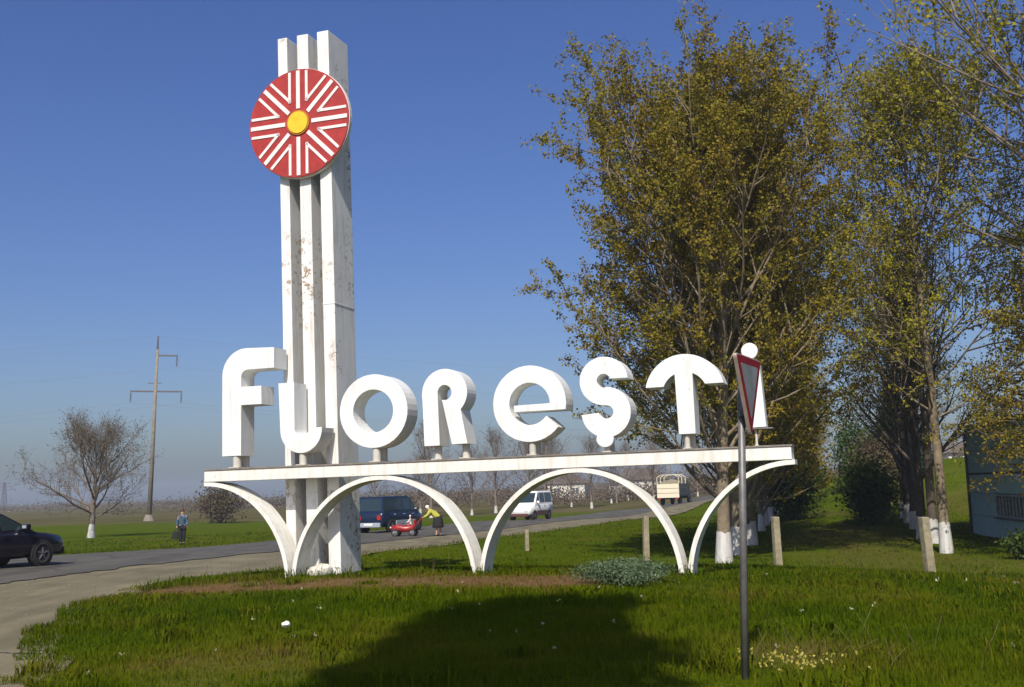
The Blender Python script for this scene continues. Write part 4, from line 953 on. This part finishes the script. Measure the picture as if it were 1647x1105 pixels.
push = dict(pelvis=(-.02, 0, .53), waist=(.04, 0, .61), chest=(.14, 0, .69), neck=(.225, 0, .765), chin=(.265, 0, .785), head=(.295, 0, .825), shl=(.19, .10, .735), ell=(.27, .12, .60), wrl=(.40, .10, .545), hal=(.445, .09, .535),
            shr=(.19, -.10, .735), elr=(.27, -.12, .60), wrr=(.40, -.10, .545), har=(.445, -.09, .535), hil=(-.02, .05, .49), knl=(.02, .05, .27), anl=(.02, .05, .045), tol=(.09, .05, .022), hir=(-.02, -.05, .49), knr=(-.05, -.05, .27), anr=(-.10, -.05, .045), tor=(-.03, -.05, .022))
qx, qy = -3.85, 54.2; qz = H1(qx, qy) + .01
QA = math.pi + rad(-8)
person((qx, qy, qz), QA, 1.62, 'person in yellow top, black skirt and white headscarf bending to push a red stroller', push, MAT['yellowtop'], MAT['skirt'], MAT['hair'], True, MAT['scarf'], stout=1.3)
def stroller(x, y, z, rz):
    g = empty('stroller', (x, y, z), rz); tag(g, 'red toy-like stroller on four wheels on the dirt verge', 'stroller')
    obj('body', loft([[(xx, -w_, z0), (xx, w_, z0), (xx, w_ * 1.05, z1), (xx, -w_ * 1.05, z1)] for xx, w_, z0, z1 in ((-.42, .20, .30, .48), (-.35, .24, .22, .52), (.05, .25, .20, .46), (.40, .24, .20, .56), (.66, .20, .22, .50), (.74, .15, .28, .42))]), MAT['redtoy'], g, True)
    obj('backrest', box(-.46, -.38, -.20, .20, .45, .78, .03), MAT['redtoy'], g)
    obj('front_guard', cylb((.18, -.22, .60), (.18, .22, .60), .03, k=8), MAT['redtoy'], g)
    for s in (-1, 1):
        bm = bmesh.new(); cyl(bm, (-.40, s * .18, .45), (-.80, s * .16, .90), .016, k=8); obj('push_rod', bm, MAT['redtoy'], g)
        for xx, r_ in ((-.34, .17), (.50, .18)): wheel(g, xx, s * .28, r_, .08, s)
    obj('handle', cylb((-.80, -.18, .90), (-.80, .18, .90), .02, k=8), MAT['plastic'], g)
    for s in (-1, 1): obj('headlight', cylb((.72, s * .10, .42), (.78, s * .10, .42), .045, k=10), MAT['lamp'], g)
hp = Matrix.Rotation(QA, 4, 'Z') @ Vector((.445 * 1.62 + .80, 0, 0))
sx, sy = qx + hp.x, qy + hp.y; sz_ = H1(sx, sy) + .01
stroller(sx, sy, sz_, QA)
sit = dict(pelvis=(0, 0, .12), waist=(-.01, 0, .24), chest=(-.01, 0, .40), neck=(0, 0, .53), chin=(.02, 0, .58), head=(.02, 0, .67), shl=(0, .13, .48), ell=(.09, .17, .33), wrl=(.21, .13, .31), hal=(.26, .12, .32),
           shr=(0, -.13, .48), elr=(.09, -.17, .33), wrr=(.21, -.13, .31), har=(.26, -.12, .32), hil=(.03, .07, .11), knl=(.25, .09, .15), anl=(.36, .09, .03), tol=(.42, .09, .03), hir=(.03, -.07, .11), knr=(.25, -.09, .15), anr=(.36, -.09, .03), tor=(.42, -.09, .03))
cpos = Matrix.Rotation(QA, 4, 'Z') @ Vector((-.20, 0, 0))
person((sx + cpos.x, sy + cpos.y, sz_ + .42), QA, .78, 'small child in white cap sitting in the red stroller', sit, MAT['litter'], MAT['redtoy'], MAT['hair'], False, MAT['scarf'])

# ------------------------------------------------------------------ grass, straw, flowers
def blades(name, n, r0, r1, wmin, hmin, hmax, seed, mat_, pw=1.0):
    g = np.random.default_rng(seed)
    r = r0 + (r1 - r0) * g.random(n) ** pw; th = (g.random(n) - .5) * rad(62)
    x = r * np.sin(th); y = r * np.cos(th)
    ok = ~(inpoly(x, y, POLY_DIRT) | inpoly(x, y, POLY_ROAD)); x, y, r = x[ok], y[ok], r[ok]
    dr = dry_mask(x, y); cl = fnoise(x * .9 + 5, y * .9, 3); c2 = fnoise(x * 3.1, y * 3.1 + 3, 2)
    keep = g.random(len(x)) > dr * .75; x, y, r, dr, cl, c2 = (q[keep] for q in (x, y, r, dr, cl, c2))
    n = len(x); z = hz(x, y) - .012
    h = (hmin + (hmax - hmin) * smooth(cl * .6 + c2 * .4, .3, .72)) * (.55 + .8 * g.random(n)) * (1 - .45 * dr)
    edge = smooth(np.hypot(x + 6, y - 14), 0, 3); h *= .6 + .4 * edge
    wd = np.maximum(wmin, .00062 * r) * (.7 + .6 * g.random(n)); az = g.random(n) * 6.283; ln = g.random(n) ** 1.3 * .75 + .08
    dx, dy = np.cos(az), np.sin(az); sx_, sy_ = -dy * wd / 2, dx * wd / 2
    b = np.stack([x, y, z], 1); side = np.stack([sx_, sy_, np.zeros(n)], 1)
    mid = b + np.stack([dx * h * ln * .35, dy * h * ln * .35, h * .6], 1); tip = b + np.stack([dx * h * ln, dy * h * ln, h * (1 - .35 * ln)], 1)
    V = np.stack([b - side, b + side, mid + side * .8, mid - side * .8, tip], 1).reshape(-1, 3); o = np.arange(n) * 5
    v = np.clip(-.16 + .62 * fnoise(x * .55, y * .55 + 11) + .34 * fnoise(x * 2.1 + 60, y * 2.1) + .28 * g.random(n) + .45 * dr + .12 * (g.random(n) > .93), 0, 1)
    me = np_mesh(name, V, np.stack([o, o + 1, o + 2, o + 3], 1), np.stack([o + 3, o + 2, o + 4], 1), {'v': np.repeat(v, 5)})
    return link(name, me, mat_)
tag(blades('grass', 330000, 7.5, 27, .005, .055, .145, 1, MAT['grass'], 0.9), 'short spring grass covering the mound around the sign', 'grass', kind='stuff')
tag(blades('meadow_grass', 120000, 26, 75, .010, .03, .11, 2, MAT['grass'], 1.2), 'green meadow grass on both sides of the road', 'grass', kind='stuff')
def weeds():
    g = np.random.default_rng(21); P = []
    for k in range(90):
        r = 9 + 17 * g.random(); th = (g.random() - .5) * rad(58); cx, cy = r * math.sin(th), r * math.cos(th); n = int(g.uniform(40, 150)); sp = g.uniform(.08, .30)
        P.append(np.stack([g.normal(cx, sp, n), g.normal(cy, sp, n), np.full(n, g.uniform(.10, .27)), np.full(n, .25 + .75 * g.random())], 1))
    for (cx, cy, n, sp) in ((-4.6, 22.7, 90, .3), (-3.9, 23.2, 120, .3), (-.76, 21.5, 60, .3), (3.0, 20.2, 60, .3), (-7, 24, 80, .4)):
        P.append(np.stack([g.normal(cx, sp, n), g.normal(cy, sp, n), np.full(n, .26), np.full(n, .3)], 1))
    P = np.concatenate(P); ok = ~(inpoly(P[:, 0], P[:, 1], POLY_DIRT) | inpoly(P[:, 0], P[:, 1], POLY_ROAD)); P = P[ok]
    x, y, hh, cv = P.T; n = len(x); h = hh * (.5 + .7 * g.random(n)); az = g.random(n) * 6.283; ln = .2 + .8 * g.random(n); wd = .005 + .006 * g.random(n)
    dx, dy = np.cos(az), np.sin(az); b = np.stack([x, y, hz(x, y) - .012], 1); side = np.stack([-dy * wd, dx * wd, 0 * x], 1)
    m1 = b + np.stack([dx * h * ln * .3, dy * h * ln * .3, h * .55], 1); tp = b + np.stack([dx * h * ln, dy * h * ln, h * (1 - .4 * ln)], 1)
    V = np.stack([b - side * .4, b + side * .4, m1 + side, m1 - side, tp], 1).reshape(-1, 3); o = np.arange(n) * 5
    tag(link('weeds', np_mesh('weeds', V, np.stack([o, o + 1, o + 2, o + 3], 1), np.stack([o + 3, o + 2, o + 4], 1), {'v': np.repeat(np.clip(cv * .45 + .15 + .2 * g.random(n), 0, 1), 5)}), MAT['grass']), 'clumps of taller weeds standing in the grass of the mound', 'weeds', kind='stuff')
weeds()
def gravel():
    g = np.random.default_rng(31); n = 14000; x = g.uniform(-15, 4, n); y = 8 + 50 * g.random(n) ** 1.6
    ok = inpoly(x, y, POLY_DIRT); x, y = x[ok], y[ok]; n = len(x); r = .008 + .02 * g.random(n) ** 3; c = np.stack([x, y, hz(x, y) + r * .2], 1)
    O = np.array([(1, 0, 0), (-.5, .87, 0), (-.5, -.87, 0), (0, 0, .8)]); J = 1 + .5 * (g.random((n, 4, 1)) - .5)
    V = (c[:, None] + O[None] * J * r[:, None, None]).reshape(-1, 3); o = np.arange(n) * 4
    T = np.concatenate([np.stack([o, o + 1, o + 3], 1), np.stack([o + 1, o + 2, o + 3], 1), np.stack([o + 2, o, o + 3], 1)])
    tag(link('gravel', np_mesh('gravel', V, None, T), simple('gravel_stone', (0.17, 0.15, 0.10), 0.95, 0.4, 3)), 'loose gravel strewn over the dirt verge', 'gravel', kind='stuff')
gravel()
def stalks():
    g = np.random.default_rng(4); pts = []
    for (cx, cy, sx_, sy_, n) in ((3.4, 11.6, .5, .6, 30), (9.5, 24.5, 3.0, 2.0, 160), (11.5, 20, 2.2, 1.6, 160), (6.5, 29.5, 2.5, 1.2, 30), (-4, 22.2, 1.6, .3, 40)):
        pts.append(np.stack([g.normal(cx, sx_, n), g.normal(cy, sy_, n)], 1))
    P = np.concatenate(pts); x, y = P[:, 0], P[:, 1]; n = len(x); z = hz(x, y); h = .15 + .35 * g.random(n); lx, ly = g.normal(size=n) * .12, g.normal(size=n) * .12
    b = np.stack([x, y, z - .02], 1); m_ = b + np.stack([lx * .4, ly * .4, h * .55], 1); t_ = b + np.stack([lx, ly, h], 1)
    V, q = tubes(np.stack([b, m_, t_], 1), np.tile(np.array([.0035, .0025, .0035]), (n, 1)), 3)
    tag(link('dry_stalks', np_mesh('dry_stalks', V, q, attrs={'v': np.repeat(g.random(n), 9)}), MAT['straw']), 'thin dry stalks standing in the rough grass', 'dry stalks', kind='stuff')
stalks()
def flowers():
    g = np.random.default_rng(9)
    P = np.concatenate([np.stack([g.normal(2.55, .25, 60), g.normal(10.75, .25, 60)], 1), np.stack([g.uniform(-5, 6, 30), g.uniform(10.5, 19, 30)], 1), np.stack([g.normal(9.0, .8, 25), g.normal(18.6, .5, 25)], 1)])
    x, y = P[:, 0], P[:, 1]; z = hz(x, y) + .09 + g.random(len(x)) * .12
    pos = np.repeat(np.stack([x, y, z], 1), 5, 0) + g.normal(size=(len(x) * 5, 3)) * .008
    V, q, v = leaves(pos, .028, g, np.repeat((np.arange(len(x)) > 60) * .8 + g.random(len(x)) * .2, 5))
    tag(link('meadow_flowers', np_mesh('meadow_flowers', V, q, attrs={'v': v}), MAT['flower']), 'tiny yellow and white flowers scattered over the mound', 'flowers', kind='stuff')
flowers()
bm = bmesh.new(); bmesh.ops.create_icosphere(bm, subdivisions=2, radius=.05)
for v in bm.verts: v.co = Vector((v.co.x * 1.2, v.co.y, v.co.z * .8)) * (.8 + .4 * random.Random(int(v.co.x * 999)).random())
o = obj('litter_scrap', bm, MAT['litter']); o.location = (-3.0, 14.6, H1(-3.0, 14.6) + .12); tag(o, 'small crumpled white scrap lying in the grass of the mound', 'litter')

# ------------------------------------------------------------------ the hazy spring air
hm = bpy.data.materials.new('haze'); hm.use_nodes = True; t = hm.node_tree; t.nodes.clear()
out = t.nodes.new('ShaderNodeOutputMaterial'); pv = t.nodes.new('ShaderNodeVolumePrincipled')
pv.inputs['Color'].default_value = (0.74, 0.84, 1.0, 1); pv.inputs['Density'].default_value = 0.00038; pv.inputs['Anisotropy'].default_value = 0.0
t.links.new(pv.outputs[0], out.inputs['Volume'])
gmax = float(max(np.abs(gx).max(), np.abs(gy).max())) + 60
hb = obj('haze', box(-gmax, gmax, -gmax, gmax, -2.0, 27.0), hm); tag(hb, 'thin pale spring haze filling the air over the fields', 'haze', kind='stuff')
